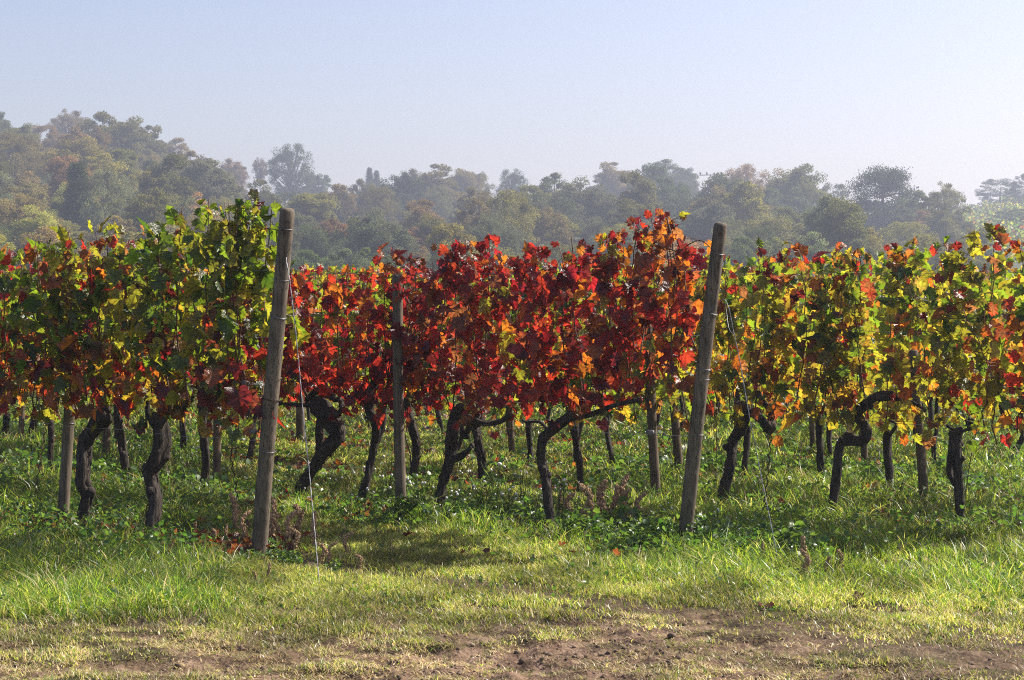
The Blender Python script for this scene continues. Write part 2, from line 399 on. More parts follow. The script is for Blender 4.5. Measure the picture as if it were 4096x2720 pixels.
TOPS = {1: [(0, 1040), (60, 1010), (230, 965), (330, 985), (400, 915), (520, 940), (620, 935), (750, 905), (800, 850), (870, 828), (1000, 832), (1040, 880), (1090, 1000)],
        2: [(300, 1090), (1080, 1105), (1180, 1105), (1240, 1065), (1340, 1068), (1390, 1105), (1470, 1110), (1520, 1020), (1600, 1008), (1650, 1090), (1710, 1110), (1790, 985), (1900, 972), (2060, 975), (2110, 1010),
            (2180, 1000), (2250, 940), (2300, 950), (2330, 1030), (2400, 1035), (2440, 950), (2500, 930), (2560, 870), (2620, 865), (2700, 875), (2740, 950), (2780, 1020)],
        3: [(1000, 1110), (2780, 1090), (2860, 1040), (2960, 1030), (3000, 1005), (3100, 1000), (3200, 1010), (3270, 1040), (3340, 1005), (3420, 985), (3470, 990), (3520, 1035), (3580, 1010), (3640, 970), (3740, 965), (3830, 945), (3960, 920), (4040, 945), (4120, 975), (4300, 960)]}
TOPT = {k: sorted((row_t(k, x), row_at(k, x, y)[2]) for x, y in v) for k, v in TOPS.items()}
def top_z(k, t):
    if k in TOPT:
        a_ = np.array(TOPT[k]); return np.interp(t, a_[:, 0], a_[:, 1])
    return 1.80 + .10 * (vnoise(t * 1.1 + k * 13, k * 5.3) - .3)

# leaf blades: (across, along) outline; petiole at the origin, tip at y = 1
LEAF_N = np.array([(0, .10), (.13, -.06), (.30, -.02), (.47, .14), (.43, .24), (.52, .33), (.40, .42), (.56, .58), (.44, .66), (.33, .64), (.28, .80), (.14, .84), (0, 1.0),
                   (-.14, .84), (-.28, .80), (-.33, .64), (-.44, .66), (-.56, .58), (-.40, .42), (-.52, .33), (-.43, .24), (-.47, .14), (-.30, -.02), (-.13, -.06), (0, .36)])
LEAF_M = np.array([(0, .08), (.34, -.02), (.50, .22), (.40, .40), (.50, .60), (.25, .75), (0, 1.0), (-.25, .75), (-.50, .60), (-.40, .40), (-.50, .22), (-.34, -.02), (0, .36)])
LEAF_F = np.array([(0, 0), (.45, .1), (.5, .55), (0, 1.0), (-.5, .55), (-.45, .1)])
def leaf_faces(T):
    n_ = len(T) - 1
    return np.array([(j, (j + 1) % n_, n_) for j in range(n_)])
LF = {'N': (LEAF_N, leaf_faces(LEAF_N)), 'M': (LEAF_M, leaf_faces(LEAF_M)), 'F': (LEAF_F, np.array([(0, 1, 2), (0, 2, 3), (0, 3, 4), (0, 4, 5)]))}

def leaves(P, size, ay, an, ci, rng, lod, curl=None):
    T, f = LF[lod]; n_ = len(P); nv = len(T)
    ay = ay / np.linalg.norm(ay, axis=1)[:, None]
    an = an - ay * (an * ay).sum(1)[:, None]; an /= np.linalg.norm(an, axis=1)[:, None] + 1e-9
    ax = np.cross(ay, an)
    fold = rng.uniform(-.15, .95, n_); cu = rng.uniform(-.55, .30, n_) if curl is None else curl
    wav = rng.uniform(-.22, .22, (n_, nv)) if lod != 'F' else 0
    x = T[None, :, 0] * rng.uniform(.85, 1.12, (n_, 1)); y = T[None, :, 1] + 0 * x
    z = fold[:, None] * np.abs(x) + cu[:, None] * y * y + wav * np.abs(x) * 2
    s = size[:, None, None]
    V = P[:, None] + s * (x[..., None] * ax[:, None] + y[..., None] * ay[:, None] + z[..., None] * an[:, None])
    Fc = (f[None] + (np.arange(n_) * nv)[:, None, None]).reshape(-1, 3)
    r = np.clip(np.hypot(T[:, 0], T[:, 1] - .36) * 1.5, 0, 1)[None, :, None] * (rng.random((n_, 1, 1)) ** 1.6) * 1.1
    j = rng.uniform(.72, 1.28, (n_, 1, 1))
    rim = np.where(rng.random(n_) < .25, PK.index('B'), RIMI[ci])
    rf = (PRF[ci][:, None] * (1 - r) + PRF[rim][:, None] * r) * j
    tr = (PTR[ci][:, None] * (1 - r) + PTR[rim][:, None] * r) * j
    leaves.lc = np.tile(np.concatenate([T, np.zeros((nv, 1))], 1), (n_, 1))
    return V.reshape(-1, 3), Fc, rf.reshape(-1, 3), np.clip(tr, 0, .95).reshape(-1, 3)

def canopy(k, t0, t1, rng, lod, per_m=9, step=.052, thick=1.0, zb=.80):
    """shoots and leaves of one vine's stretch of the row; returns leaf arrays and cane centre lines"""
    Ps = []; ws = []; canes = []
    nsh = max(3, int(round((t1 - t0) * per_m)))
    for s in range(nsh):
        tb = t0 + (t1 - t0) * (s + rng.random()) / nsh; z0 = zb + rng.normal(.03, .05) + (.36 * ss(2430, 2540, row_x(k, tb)) if k == 2 else 0)
        tt = tb + rng.normal(0, .10); zt = top_z(k, tt) - abs(rng.normal(0, .038)) + .03
        if rng.random() < .13: zt -= rng.uniform(.08, .5)
        ob, ot = rng.normal(0, .05), rng.normal(0, .10) * thick
        m_ = 7; q = np.linspace(0, 1, m_)
        bend = np.sin(q * np.pi) * rng.normal(0, .06)
        line = np.array([rp(k, tb + (tt - tb) * a_ + b_, z0 + (zt - z0) * a_, ob + (ot - ob) * a_ ** .7 + b_ * .4) for a_, b_ in zip(q, bend)])
        canes.append(line)
        L = max(zt - z0, .2); cnt = int(L / step)
        qq = np.sort(np.concatenate([rng.uniform(-.05, 1.0, cnt), rng.uniform(.82, 1.0, 4)]))
        pos = np.stack([np.interp(qq, q, line[:, c]) for c in range(3)], 1)
        dom = None
        for p_, a_ in zip(pos, qq):
            tz = float(p_[:2] @ DV); hh = (p_[2] - .8) / max(top_z(k, tz) - .8, .5)
            if a_ < .18 and rng.random() < .38: continue
            w = mixw(k, row_x(k, tz), hh)
            if dom is None or rng.random() < .10: dom = rng.choice(len(PK), p=w)
            c = dom if rng.random() < .56 else rng.choice(len(PK), p=w)
            Ps.append(p_); ws.append((c, hh, a_))
        # a leafy side shoot
    P = np.array(Ps); n_ = len(P)
    ci = np.array([w[0] for w in ws]); hh = np.array([w[1] for w in ws]); aa = np.array([w[2] for w in ws])
    N3 = np.array([NV[0], NV[1], 0]); D3 = np.array([DV[0], DV[1], 0])
    off = N3 * rng.normal(0, .105 * thick, (n_, 1)) + D3 * rng.normal(0, .07, (n_, 1)) + np.array([0, 0, 1]) * rng.normal(.0, .035, (n_, 1))
    P0 = P.copy()
    off *= (1 - .55 * np.clip((aa - .75) / .25, 0, 1))[:, None]
    P = P + off
    side = np.sign((off @ N3) + rng.normal(0, .05, n_)); side[side == 0] = 1
    az = rng.normal(0, .95, n_)
    an = (N3 * (side * np.cos(az))[:, None] + D3 * np.sin(az)[:, None]) + np.array([0, 0, 1]) * rng.normal(.42, .55, n_)[:, None]
    ay = np.array([0, 0, -1.0]) * rng.uniform(.5, 1.1, n_)[:, None] + N3 * (side * rng.uniform(.0, .7, n_))[:, None] + D3 * rng.normal(0, .55, n_)[:, None]
    up = (aa > .93) & (rng.random(n_) < .6); ay[up, 2] *= -1
    size = rng.normal(.096 if k == 1 else .086, .024, n_) * (1 - .35 * np.clip((aa - .8) / .2, 0, 1)) * (1 - .22 * (hh < .1)); size = np.clip(size, .05, .175)
    curl = rng.uniform(-.55, .35, n_); sh = rng.random(n_) < .18; curl[sh] = rng.uniform(-1.4, -.7, sh.sum())
    V, f, rf, tr = leaves(P, size, ay, an, ci, rng, lod, curl); lc = leaves.lc
    q4 = np.zeros((0, 4), int)
    if lod == 'N':                                                       # leaf stalks
        d = P - P0; w = np.cross(d, rng.normal(0, 1, (n_, 3))); w *= .0016 / (np.linalg.norm(w, axis=1)[:, None] + 1e-9)
        sag = P0 * .5 + P * .5 + np.array([0, 0, .012])
        pv = np.stack([P0 - w, P0 + w, sag + w, sag - w, P + w, P - w], 1).reshape(-1, 3)
        b0 = len(V) + np.arange(n_) * 6
        q4 = np.concatenate([np.stack([b0, b0 + 1, b0 + 2, b0 + 3], 1), np.stack([b0 + 3, b0 + 2, b0 + 4, b0 + 5], 1)])
        V = np.concatenate([V, pv]); cs = np.repeat(np.array([[.16, .07, .045]]) * rng.uniform(.6, 1.4, (n_, 1)), 6, 0)
        rf = np.concatenate([rf, cs]); tr = np.concatenate([tr, cs]); lc = np.concatenate([lc, np.tile([[.3, .1, 0.]], (len(pv), 1))])
    return (V, f, q4, rf, tr, lc), canes

# --- traced trunks: row, [(x, y) in the photo from the foot up], width in photo pixels at foot / head, extra arms, label
TRUNKS = [
 (1, [(606, 2180), (604, 2110), (622, 2010), (606, 1925), (600, 1885), (625, 1835), (643, 1775), (638, 1715), (630, 1680)], 66, 70,
     [([(640, 1700), (672, 1650), (680, 1610), (664, 1572)], 40, 22), ([(628, 1725), (604, 1690), (588, 1655), (590, 1610)], 26, 14)],
     'thick black twisted vine with forked head, first left of the tall left end post'),
 (1, [(338, 2110), (340, 2050), (350, 1975), (332, 1930), (338, 1850), (345, 1770), (372, 1725), (402, 1690), (412, 1662)], 52, 66,
     [([(410, 1670), (434, 1640), (425, 1600)], 34, 20)],
     'black vine with a knobbly leaning head, just right of the slim pale post'),
 (2, [(1180, 2015), (1200, 1960), (1235, 1900), (1298, 1810), (1350, 1738), (1328, 1690), (1300, 1645), (1268, 1622)], 40, 70,
     [([(1265, 1625), (1225, 1605), (1270, 1560), (1310, 1570), (1342, 1600), (1366, 1598), (1368, 1640), (1345, 1658)], 44, 30), ([(1265, 1620), (1180, 1620), (1120, 1612)], 30, 18)],
     'dark vine leaning strongly right with an arched arm, just right of the left guy wire'),
 (2, [(1436, 2050), (1448, 1990), (1470, 1900), (1490, 1800), (1502, 1700), (1478, 1650), (1480, 1570), (1500, 1530), (1498, 1508)], 36, 36,
     [([(1498, 1520), (1530, 1512)], 20, 14), ([(1495, 1660), (1462, 1672)], 16, 10)],
     'slim upright dark vine with a tall stump head, left of the pale middle post'),
 (2, [(1752, 2095), (1758, 2010), (1775, 1920), (1800, 1850), (1805, 1790), (1812, 1730), (1820, 1670), (1840, 1640)], 40, 50,
     [([(1800, 1840), (1840, 1828), (1875, 1800), (1888, 1785)], 62, 22), ([(1838, 1640), (1865, 1655), (1880, 1700), (1864, 1735)], 46, 38), ([(1850, 1650), (1920, 1690), (1985, 1690), (2035, 1665)], 36, 26)],
     'gnarled dark vine with an elbow and drooping head, right of the pale middle post'),
 (2, [(2205, 1980), (2185, 1920), (2168, 1840), (2170, 1770), (2205, 1725), (2250, 1690), (2290, 1665)], 36, 40,
     [([(2290, 1668), (2350, 1660), (2410, 1640), (2480, 1615), (2560, 1600)], 34, 22), ([(2200, 1730), (2160, 1690), (2105, 1690)], 22, 14)],
     'curved dark vine shaped like a hook under the reddest leaves'),
 (3, [(2880, 2010), (2905, 1930), (2925, 1830), (2935, 1760), (2965, 1710), (2975, 1650), (2960, 1625)], 40, 50,
     [([(2970, 1630), (3010, 1650), (3060, 1690), (3080, 1705)], 42, 52), ([(3080, 1690), (3085, 1650), (3050, 1600), (3030, 1575)], 40, 26)],
     'dark leaning vine with a thick crooked arm, right of the tall right end post'),
 (3, [(3325, 2065), (3335, 1980), (3352, 1860), (3365, 1770), (3400, 1765), (3450, 1765), (3468, 1730), (3450, 1690), (3430, 1660), (3450, 1630), (3500, 1595), (3570, 1585)], 36, 42,
     [([(3370, 1770), (3385, 1735), (3408, 1745)], 40, 26), ([(3540, 1590), (3640, 1605), (3700, 1640)], 26, 14)],
     'vine with a trunk bent into a bold S curve under yellow leaves at the right'),
 (3, [(3845, 2110), (3840, 2020), (3836, 1930), (3828, 1840), (3830, 1760), (3835, 1725)], 30, 40,
     [([(3825, 1940), (3800, 1880), (3808, 1800), (3812, 1740)], 40, 38), ([(3835, 1730), (3790, 1705)], 24, 14), ([(3835, 1730), (3880, 1715)], 24, 14)],
     'dark vine with two trunks joined near the foot, the rightmost large vine in front'),
 (3, [(1930, 1905), (1928, 1850), (1910, 1760), (1905, 1700), (1915, 1665)], 34, 38, [([(1912, 1680), (1960, 1690)], 24, 16)], 'stout upright dark vine standing behind the gnarled elbowed vine'),
 (3, [(126, 1788), (124, 1740), (135, 1690), (140, 1650)], 26, 26, [], 'short dark vine left of the pale slim post, behind orange leaves'),
 (3, [(14, 1758), (22, 1710), (28, 1660)], 26, 24, [], 'short dark vine at the far left edge behind orange leaves'),
 (3, [(475, 1835), (474, 1780), (470, 1700), (466, 1660)], 28, 28, [], 'upright dark vine seen in the gap between the two thick black vines'),
 (4, [(3560, 1990), (3560, 1910), (3552, 1800), (3552, 1740)], 36, 40, [([(3552, 1750), (3585, 1700), (3560, 1680)], 24, 14)], 'straight dark vine just right of the S shaped vine'),
 (4, [(3287, 1958), (3284, 1880), (3278, 1760), (3275, 1640)], 32, 34, [([(3276, 1650), (3255, 1610)], 20, 12), ([(3276, 1650), (3300, 1620)], 20, 12)], 'straight dark vine just left of the S shaped vine'),
 (4, [(2994, 1940), (2980, 1880), (2985, 1800), (2990, 1720)], 30, 30, [], 'dark kinked vine behind the guy wire of the right end post'),
 (4, [(2454, 1880), (2445, 1820), (2430, 1740), (2422, 1680)], 26, 22, [], 'slim dark vine with a bent foot, left of the two slim posts'),
 (4, [(2308, 1855), (2305, 1780), (2300, 1690)], 28, 26, [], 'upright dark vine right of the hook shaped vine'),
 (4, [(2126, 1838), (2120, 1780), (2115, 1720), (2118, 1690)], 26, 26, [([(2118, 1700), (2090, 1680)], 14, 10)], 'upright dark vine with a forked head left of the hook shaped vine'),
 (4, [(1282, 1800), (1280, 1740), (1278, 1660)], 30, 30, [], 'straight dark vine behind the vine with the arched arm'),
 (4, [(1000, 1765), (1012, 1700), (1030, 1640)], 22, 22, [], 'small dark vine leaning right, just left of the tall left end post'),
 (4, [(843, 1752), (838, 1690), (820, 1640), (805, 1600)], 24, 24, [], 'small dark crooked vine left of the distant slim post'),
]

def trunk_mesh(k, pts, w0, w1, arms, seed, near=True):
    rng = np.random.default_rng(seed)
    P = [row_at(k, x, y, rng.normal(0, .015)) for x, y in pts]
    Yd = P[0][1]
    P[0][2] = min(P[0][2], .0)
    P = np.array([P[0] + (P[0] - P[1]) * np.array([.1, .1, 0]) - np.array([0, 0, .07])] + P)
    m_ = 52 if near else 14; S = spline(P, m_)
    r = np.linspace(w0, w1, m_) * .455 * Yd / F
    q = np.linspace(0, 1, m_); r = r * (1 + .35 * np.exp(-(q / .06) ** 2))
    b_ = MB(); b_.add(*tube(S, r, 22 if near else 9, .50, seed, True, .26))
    head = S[-1]
    b_.add(*blob(head, r[-1] * 1.05, seed, .5))
    for j in range(7 if near else 1):                                    # burls and old spur wounds
        q_ = rng.integers(m_ // 3, m_); b_.add(*blob(S[q_] + rng.normal(0, r[q_] * .45, 3), r[q_] * rng.uniform(.5, .85), seed + j, .6, 8, 6))
    if near:
        T_, U_, B_ = frames(S)
        for j in range(110):                                              # peeling strips of bark
            q_ = rng.integers(2, m_ - 6); a_ = rng.uniform(0, 2 * np.pi); L_ = rng.uniform(.03, .11); w_ = rng.uniform(.003, .008)
            d = math.cos(a_) * U_[q_] + math.sin(a_) * B_[q_]; tg_ = np.cross(T_[q_], d); p = S[q_] + d * r[q_] * rng.uniform(.92, 1.10)
            lift = d * rng.uniform(.002, .014); dn = -1 if rng.random() < .6 else 1
            b_.add(np.array([p - tg_ * w_, p + tg_ * w_, p + tg_ * w_ * .6 + T_[q_] * L_ * dn + lift, p - tg_ * w_ * .6 + T_[q_] * L_ * dn + lift]), None, [(0, 1, 2, 3)])
    armo = []
    for j, (ap, a0, a1) in enumerate(arms):
        A = spline(np.array([row_at(k, x, y, rng.normal(0, .03)) for x, y in ap]), 14)
        b2 = MB(); b2.add(*tube(A, np.linspace(a0, a1, 14) * .34 * Yd / F, 11, .34, seed + 31 * j, True, .14)); b2.add(*blob(A[-1], a1 * .55 * Yd / F, seed + j, .5, 8, 6))
        armo.append(b2)
    return b_, armo, np.array([P[0][0], P[0][1], 0.0]), head

ORD = ['first', 'second', 'third', 'fourth', 'fifth', 'sixth', 'seventh', 'eighth', 'ninth', 'tenth', 'eleventh', 'twelfth', 'thirteenth', 'fourteenth', 'fifteenth', 'sixteenth',
       'seventeenth', 'eighteenth', 'nineteenth', 'twentieth', 'twenty-first', 'twenty-second', 'twenty-third', 'twenty-fourth', 'twenty-fifth', 'twenty-sixth', 'twenty-seventh', 'twenty-eighth']
T_END = {1: row_t(1, 1060), 2: row_t(2, 2765), 3: 4.35, 4: 4.5, 5: 5.5, 6: 6.4, 7: 7.3, 8: 8.0}
T_FAR = {1: 10.9, 2: 14.3, 3: 17.2, 4: 19.6, 5: 22.4, 6: 25.2, 7: 28.2, 8: 31.2}
ROWWORD = {1: 'nearest left row', 2: 'red middle row', 3: 'third row back', 4: 'fourth row back', 5: 'fifth row back', 6: 'sixth row back', 7: 'seventh row back', 8: 'eighth row back'}
GROUPV = {1: 'vines of the nearest left row', 2: 'vines of the red middle row', 3: 'vines of the third row', 4: 'vines of the fourth row', 5: 'vines of the fifth row', 6: 'vines of the sixth row', 7: 'vines of the seventh row', 8: 'vines of the eighth row'}

def build_vines():
    seed = 100
    for k in range(1, 9):
        items = []
        for tr in TRUNKS:
            if tr[0] == k: items.append((row_t(k, tr[1][0][0]), tr))
        items.sort(key=lambda q: q[0])
        ts = [(T_END[k] - .25, None)] + items + [(T_FAR[k] + .5, None)]
        full = []
        rr = np.random.default_rng(k)
        for (ta, xa), (tb, xb) in zip(ts[:-1], ts[1:]):
            if xa is not None: full.append((ta, xa))
            g_ = tb - ta; sp = 1.0
            if g_ > 1.4 and not (k == 1 and xb is None):
                c = int(round(g_ / sp)) - 1
                for j in range(c): full.append((ta + g_ * (j + 1) / (c + 1) + rr.normal(0, .07), None))
        if k == 1: full += [(11.3, None), (12.3, None)]
        full.sort(key=lambda q: q[0])
        vis = [q for q in full if -120 < row_x(k, q[0]) < 4216]
        left_order = sorted(vis, key=lambda q: row_x(k, q[0]))
        for idx, (t, tr) in enumerate(full):
            seed += 1; rng = np.random.default_rng(seed)
            ta = T_END[k] if idx == 0 else (t + full[idx - 1][0]) / 2
            tb = (t + full[idx + 1][0]) / 2 if idx + 1 < len(full) else t + .5
            if k == 2 and idx == 0: ta = T_END[2] - .05
            if k == 1 and idx + 1 == len(full): tb = 12.9
            near = k <= 3
            xx = row_x(k, t)
            if tr is not None:
                pts, w0, w1, arms, label = tr[1:]
                if k >= 4: pts = [(x, y) for x, y in pts]
            else:
                foot = rp(k, t, 0); Y0 = foot[1]; w0 = .055 * F / Y0 * rng.uniform(.8, 1.2); w1 = w0 * rng.uniform(.9, 1.2)
                ln = rng.normal(0, .10); bd = rng.normal(0, .022)
                pw = [rp(k, t + ln * q + bd * math.sin(q * 6.0) + rng.normal(0, .014), .80 * q) for q in (0, .25, .42, .6, .78, .9, 1)]
                pts = [(CX + F * p[0] / p[1], HY - (p[2] - H) * F / p[1]) for p in pw]
                arms = []
                for sg in (-1, 1):
                    hd = pw[-1]
                    aw = [hd, hd + np.array([*(DV * sg * .16), .05]), hd + np.array([*(DV * sg * .34), .07])]
                    arms.append(([(CX + F * p[0] / p[1], HY - (p[2] - H) * F / p[1]) for p in aw], w0 * .6, w0 * .35))
                oi = [j for j, q in enumerate(left_order) if q[0] == t]
                look = rng.choice(['slim upright dark vine', 'thin dark vine trunk']) if abs(ln) < .08 else ('dark vine leaning right' if ln < 0 else 'dark vine leaning left')
                if oi: label = '%s, %s from left in the %s' % (look, ORD[oi[0]] if oi[0] < len(ORD) else 'last', ROWWORD[k])
                else: label = '%s beyond the picture edge, %s' % (look, ROWWORD[k])
            tm, armo, foot, head = trunk_mesh(k, pts, w0, w1, arms, seed, near)
            root = thing('grapevine', foot, label, 'grapevine', GROUPV[k])
            link('trunk', tm.mesh('trunk', M_BARK if near else M_FARBARK, True, foot), root)
            for b2 in armo: link('cordon_arm', b2.mesh('cordon_arm', M_BARK if near else M_FARBARK, True, foot), root)
            if k == 1: lod, pm, st, th = 'N', 13, .0295, 1.0
            elif k == 2: lod, pm, st, th = 'N', 13, .0295, 1.0
            elif k == 3: lod, pm, st, th = 'N', 12, .030, 1.0
            elif k == 4: lod, pm, st, th = 'M', 11, .038, 1.0
            else: lod, pm, st, th = ('M' if k < 6 else 'F'), 10, .048, 1.1
            zb = {1: .81, 2: .76, 3: .60 if xx > 3600 else .66}.get(k, .58)
            (V, Fc, Fq, rf, tr_, lc_), canes = canopy(k, ta, tb, rng, lod, pm, st, th, zb)
            link('foliage', mesh('foliage', V - foot, [Fc, Fq], M_LEAF if near else M_FARLEAF, {'Rf': rf, 'Tr': tr_, 'Lc': lc_}, False), root)
            if near:
                for L in canes[:14 if k < 3 else 9]:
                    S = spline(L, 14); S = S + np.random.default_rng(seed).normal(0, .006, S.shape)
                    b3 = MB(); b3.add(*tube(S, np.linspace(.0055, .0028, 14), 6)); link('cane', b3.mesh('cane', M_CANE, True, foot), root)
            elif k == 4:
                for L in canes[:4]:
                    b3 = MB(); b3.add(*tube(L, np.linspace(.006, .003, len(L)), 5)); link('cane', b3.mesh('cane', M_CANE, True, foot), root)
            if k in (2, 3) and rng.random() < .55:
                for q in range(rng.integers(1, 3)):
                    b4 = MB(); c = rp(k, t + rng.uniform(-.4, .4), .80 + rng.uniform(-.05, .08), rng.normal(-.03, .05))
                    for z in range(26):
                        h_ = rng.random(); b4.add(*blob(c + np.array([rng.normal(0, .012 * (1.1 - h_)), rng.normal(0, .012 * (1.1 - h_)), -.085 * h_]), .010, z, .2, 6, 5))
                    link('grape_cluster', b4.mesh('grape_cluster', M_GRAPE, True, foot), root)
build_vines()

# the rows farther back: only their tops show over the nearer ones
V_ = []; F_ = []; A1 = []; A2 = []; n0 = 0
rng = np.random.default_rng(5)
for j in range(14):
    nn = 21.9 + 1.9 * j + (j > 8) * (j - 8) * 2.0
    for t in np.arange(nn * .40, nn * 1.6, 1.6):
        cnt = 130; tt = rng.uniform(t, t + 1.6, cnt); zz = .8 + 1.05 * rng.random(cnt) ** .6
        P = np.stack([NV[0] * nn + DV[0] * tt, NV[1] * nn + DV[1] * tt, zz], 1) + rng.normal(0, .14, (cnt, 3)) * np.array([1, 1, .3])
        ci = rng.choice(len(PK), cnt, p=wts(G=.36, YG=.34, O=.12, R=.08, Y=.1))
        v, f, r1_, r2_ = leaves(P, rng.uniform(.12, .2, cnt), rng.normal(0, .5, (cnt, 3)) + np.array([0, 0, -.7]), rng.normal(0, 1, (cnt, 3)), ci, rng, 'F')
        V_.append(v); F_.append(f + n0); n0 += len(v); A1.append(r1_); A2.append(r2_)
o = link('distant_vine_rows', mesh('distant_vine_rows', np.concatenate(V_), [np.concatenate(F_)], M_FARLEAF, {'Rf': np.concatenate(A1), 'Tr': np.concatenate(A2)}))
tag(o, 'green and yellow tops of the far vine rows showing over the nearer rows', 'vines', None, 'stuff')

# ------------------------------------------------------------------ posts and wires
def post(name, foot, top, w, label, group, m_, seed, ties=(), flat=True):
    rng = np.random.default_rng(seed)
    foot = np.asarray(foot, float).copy(); top = np.asarray(top, float); foot[2] = 0
    root = thing(name, foot, label, 'post', group)
    q = np.linspace(0, 1, 40)
    P = foot - (top - foot) * .06 + (top - foot) * 1.06 * q[:, None]
    P = P + np.stack([np.sin(q * 5 + seed) * .004, np.cos(q * 4 + seed) * .004, 0 * q], 1)
    r = w * .5 * np.linspace(1.06, .94, 40); r[-1] *= .84; P[-2] = P[-1] - (P[-1] - P[-2]) * .3
    b_ = MB(); b_.add(*tube(P, r, 26, .05, seed)); link('post_body', b_.mesh('post_body', m_, True, foot), root)
    ax = (top - foot) / np.linalg.norm(top - foot)
    for (h_, turns, wr, mm, tilt) in ties:
        c = foot + (top - foot) * h_; a_ = np.linspace(0, 2 * np.pi * turns, int(26 * turns) + 1)
        u = np.cross(ax, [0, 1, 0]); u /= np.linalg.norm(u); v = np.cross(ax, u)
        rr = w * .5 * (1.06 - .12 * h_) * 1.05 + wr
        ring = c + rr * (np.cos(a_)[:, None] * u + np.sin(a_)[:, None] * v) + ax * ((a_ / (2 * np.pi) - turns / 2) * wr * 2.4 + tilt * np.cos(a_))[:, None]
        t_ = MB(); t_.add(*tube(ring, wr, 6)); link('wire_tie', t_.mesh('wire_tie', mm, True, foot), root)
    return root, foot, top, ax

f1 = row_at(1, 1036, 2222); t1 = row_at(1, 1147, 834, -.10); 
f2 = row_at(2, 2732, 2192); t2 = row_at(2, 2882, 892, -.10)
post('end_post', f1, t1, .092, 'tall leaning wooden end post with wire wraps at the end of the left row', 'end posts', M_WOOD, 3,
     [(.945, 1, .0016, M_STEEL, .004), (.80, 1, .0014, M_STEEL, .0), (.695, 2, .0016, M_STEEL, .006), (.52, 1, .0012, M_RUST, .0), (.46, 2, .002, M_RUST, .003), (.31, 1, .0018, M_STEEL, .002)])
post('end_post', f2, t2, .086, 'tall leaning wooden end post where red leaves meet green, right of centre', 'end posts', M_WOOD, 8,
     [(.91, 1, .0016, M_STEEL, .004), (.73, 2, .0016, M_STEEL, .008), (.56, 2, .0016, M_STEEL, .003), (.53, 1, .0012, M_STEEL, .0), (.36, 1, .0016, M_STEEL, .002)])
for j, (x, y, xt, yt, w, label, m_) in enumerate([
    (247, 2098, 316, 1130, 44, 'slim pale leaning post left of the two thick black vines', M_WOOD),
    (1604, 2076, 1588, 1100, 43, 'pale upright post rising among red leaves left of centre', M_WOOD),
    (2626, 2002, 2590, 1300, 38, 'grey cracked slim post left of the right end post, nearer of the pair', M_WOOD2),
    (2722, 1915, 2668, 1330, 34, 'grey slim post leaning left beside the right end post, farther of the pair', M_WOOD2),
    (868, 1940, 866, 1330, 31, 'grey upright post between the thick black vine and the left end post', M_WOOD2),
    (422, 1838, 436, 1350, 30, 'grey post half hidden between the two thick black vines', M_WOOD2),
    (3697, 2028, 3655, 1400, 37, 'grey slim post right of the straight dark vine at the right', M_WOOD2),
    (3458, 1882, 3445, 1400, 28, 'grey post partly hidden behind the S shaped vine', M_WOOD2),
    (3252, 1822, 3245, 1400, 23, 'thin grey post far back left of the S shaped vine', M_WOOD2),
    (2050, 1828, 2030, 1400, 25, 'grey post far back between the elbowed and the hook shaped vines', M_WOOD2),
    (1203, 1765, 1196, 1350, 34, 'dark grey post behind the red leaves right of the left end post', M_WOOD2),
    (82, 1768, 96, 1350, 22, 'dark grey post at the far left behind orange leaves', M_WOOD2),
    (733, 1742, 735, 1350, 19, 'thin grey post far back behind the thick black vine', M_WOOD2)]):
    g_ = on_ground(x, y); Y = g_[1]; Z = at(xt, yt, Y)
    post('trellis_post', g_, Z, w * Y / F, label, 'posts along the vine rows', m_, 20 + j, [(.42, 1, .0015, M_STEEL, .002)] if j < 5 else ())

def wire(name, P, r, label, cat, m_, group=None, sides=5, strands=1, pitch=.09):
    P = np.asarray(P, float); b_ = MB()
    if strands == 1: b_.add(*tube(P, r, sides))
    else:
        T, U, B = frames(P); s = np.concatenate([[0], np.cumsum(np.linalg.norm(np.diff(P, axis=0), axis=1))])
        for q in range(strands):
            ph = s / pitch * 2 * np.pi + q * 2 * np.pi / strands
            b_.add(*tube(P + r * 1.05 * (np.cos(ph)[:, None] * U + np.sin(ph)[:, None] * B), r, sides))
    c = P[-1].copy()
    o = link(name, b_.mesh(name, m_, True, c), None, c); return tag(o, label, cat, group)

HW = ['lowest', 'second lowest', 'middle', 'top']
for k in (1, 2, 3):
    t0 = T_END[k] + (0.0 if k < 3 else .1)
    for j, z in enumerate((.70, .93, 1.32, 1.72)):
        tt = np.linspace(t0, T_FAR[k], 60)
        P = np.array([rp(k, t, z - .012 * math.sin(t * 3.1) ** 2, (-.06 if j < 3 else -.04)) for t in tt])
        if k < 3:
            ff, tp = (f1, t1) if k == 1 else (f2, t2)
            q = z / tp[2]; P[0] = np.array([ff[0], ff[1], 0]) + (tp - np.array([ff[0], ff[1], 0])) * q
        wire('trellis_wire', P, .0016, '%s horizontal trellis wire of the %s' % (HW[j], ROWWORD[k]), 'wire', M_RUST if j == 1 else M_STEEL, 'trellis wires')
# top wires tied to the end posts
def lerp(a_, b_, q): return np.asarray(a_) * (1 - q) + np.asarray(b_) * q
F1g = np.array([f1[0], f1[1], 0]); F2g = np.array([f2[0], f2[1], 0])
wire('tie_wire', spline(np.array([lerp(F1g, t1, .935), row_at(1, 1060, 915), row_at(1, 1000, 945), row_at(1, 930, 985)]), 30), .0022, 'rusty wire from the top of the left end post into the green leaves', 'wire', M_RUST, None, 5, 2, .05)
wire('tie_wire', spline(np.array([lerp(F2g, t2, .905), row_at(2, 2810, 965), row_at(2, 2760, 975), row_at(2, 2690, 1030)]), 30), .0022, 'curly wire from the right end post into the orange leaves', 'wire', M_RUST, None, 5, 2, .05)
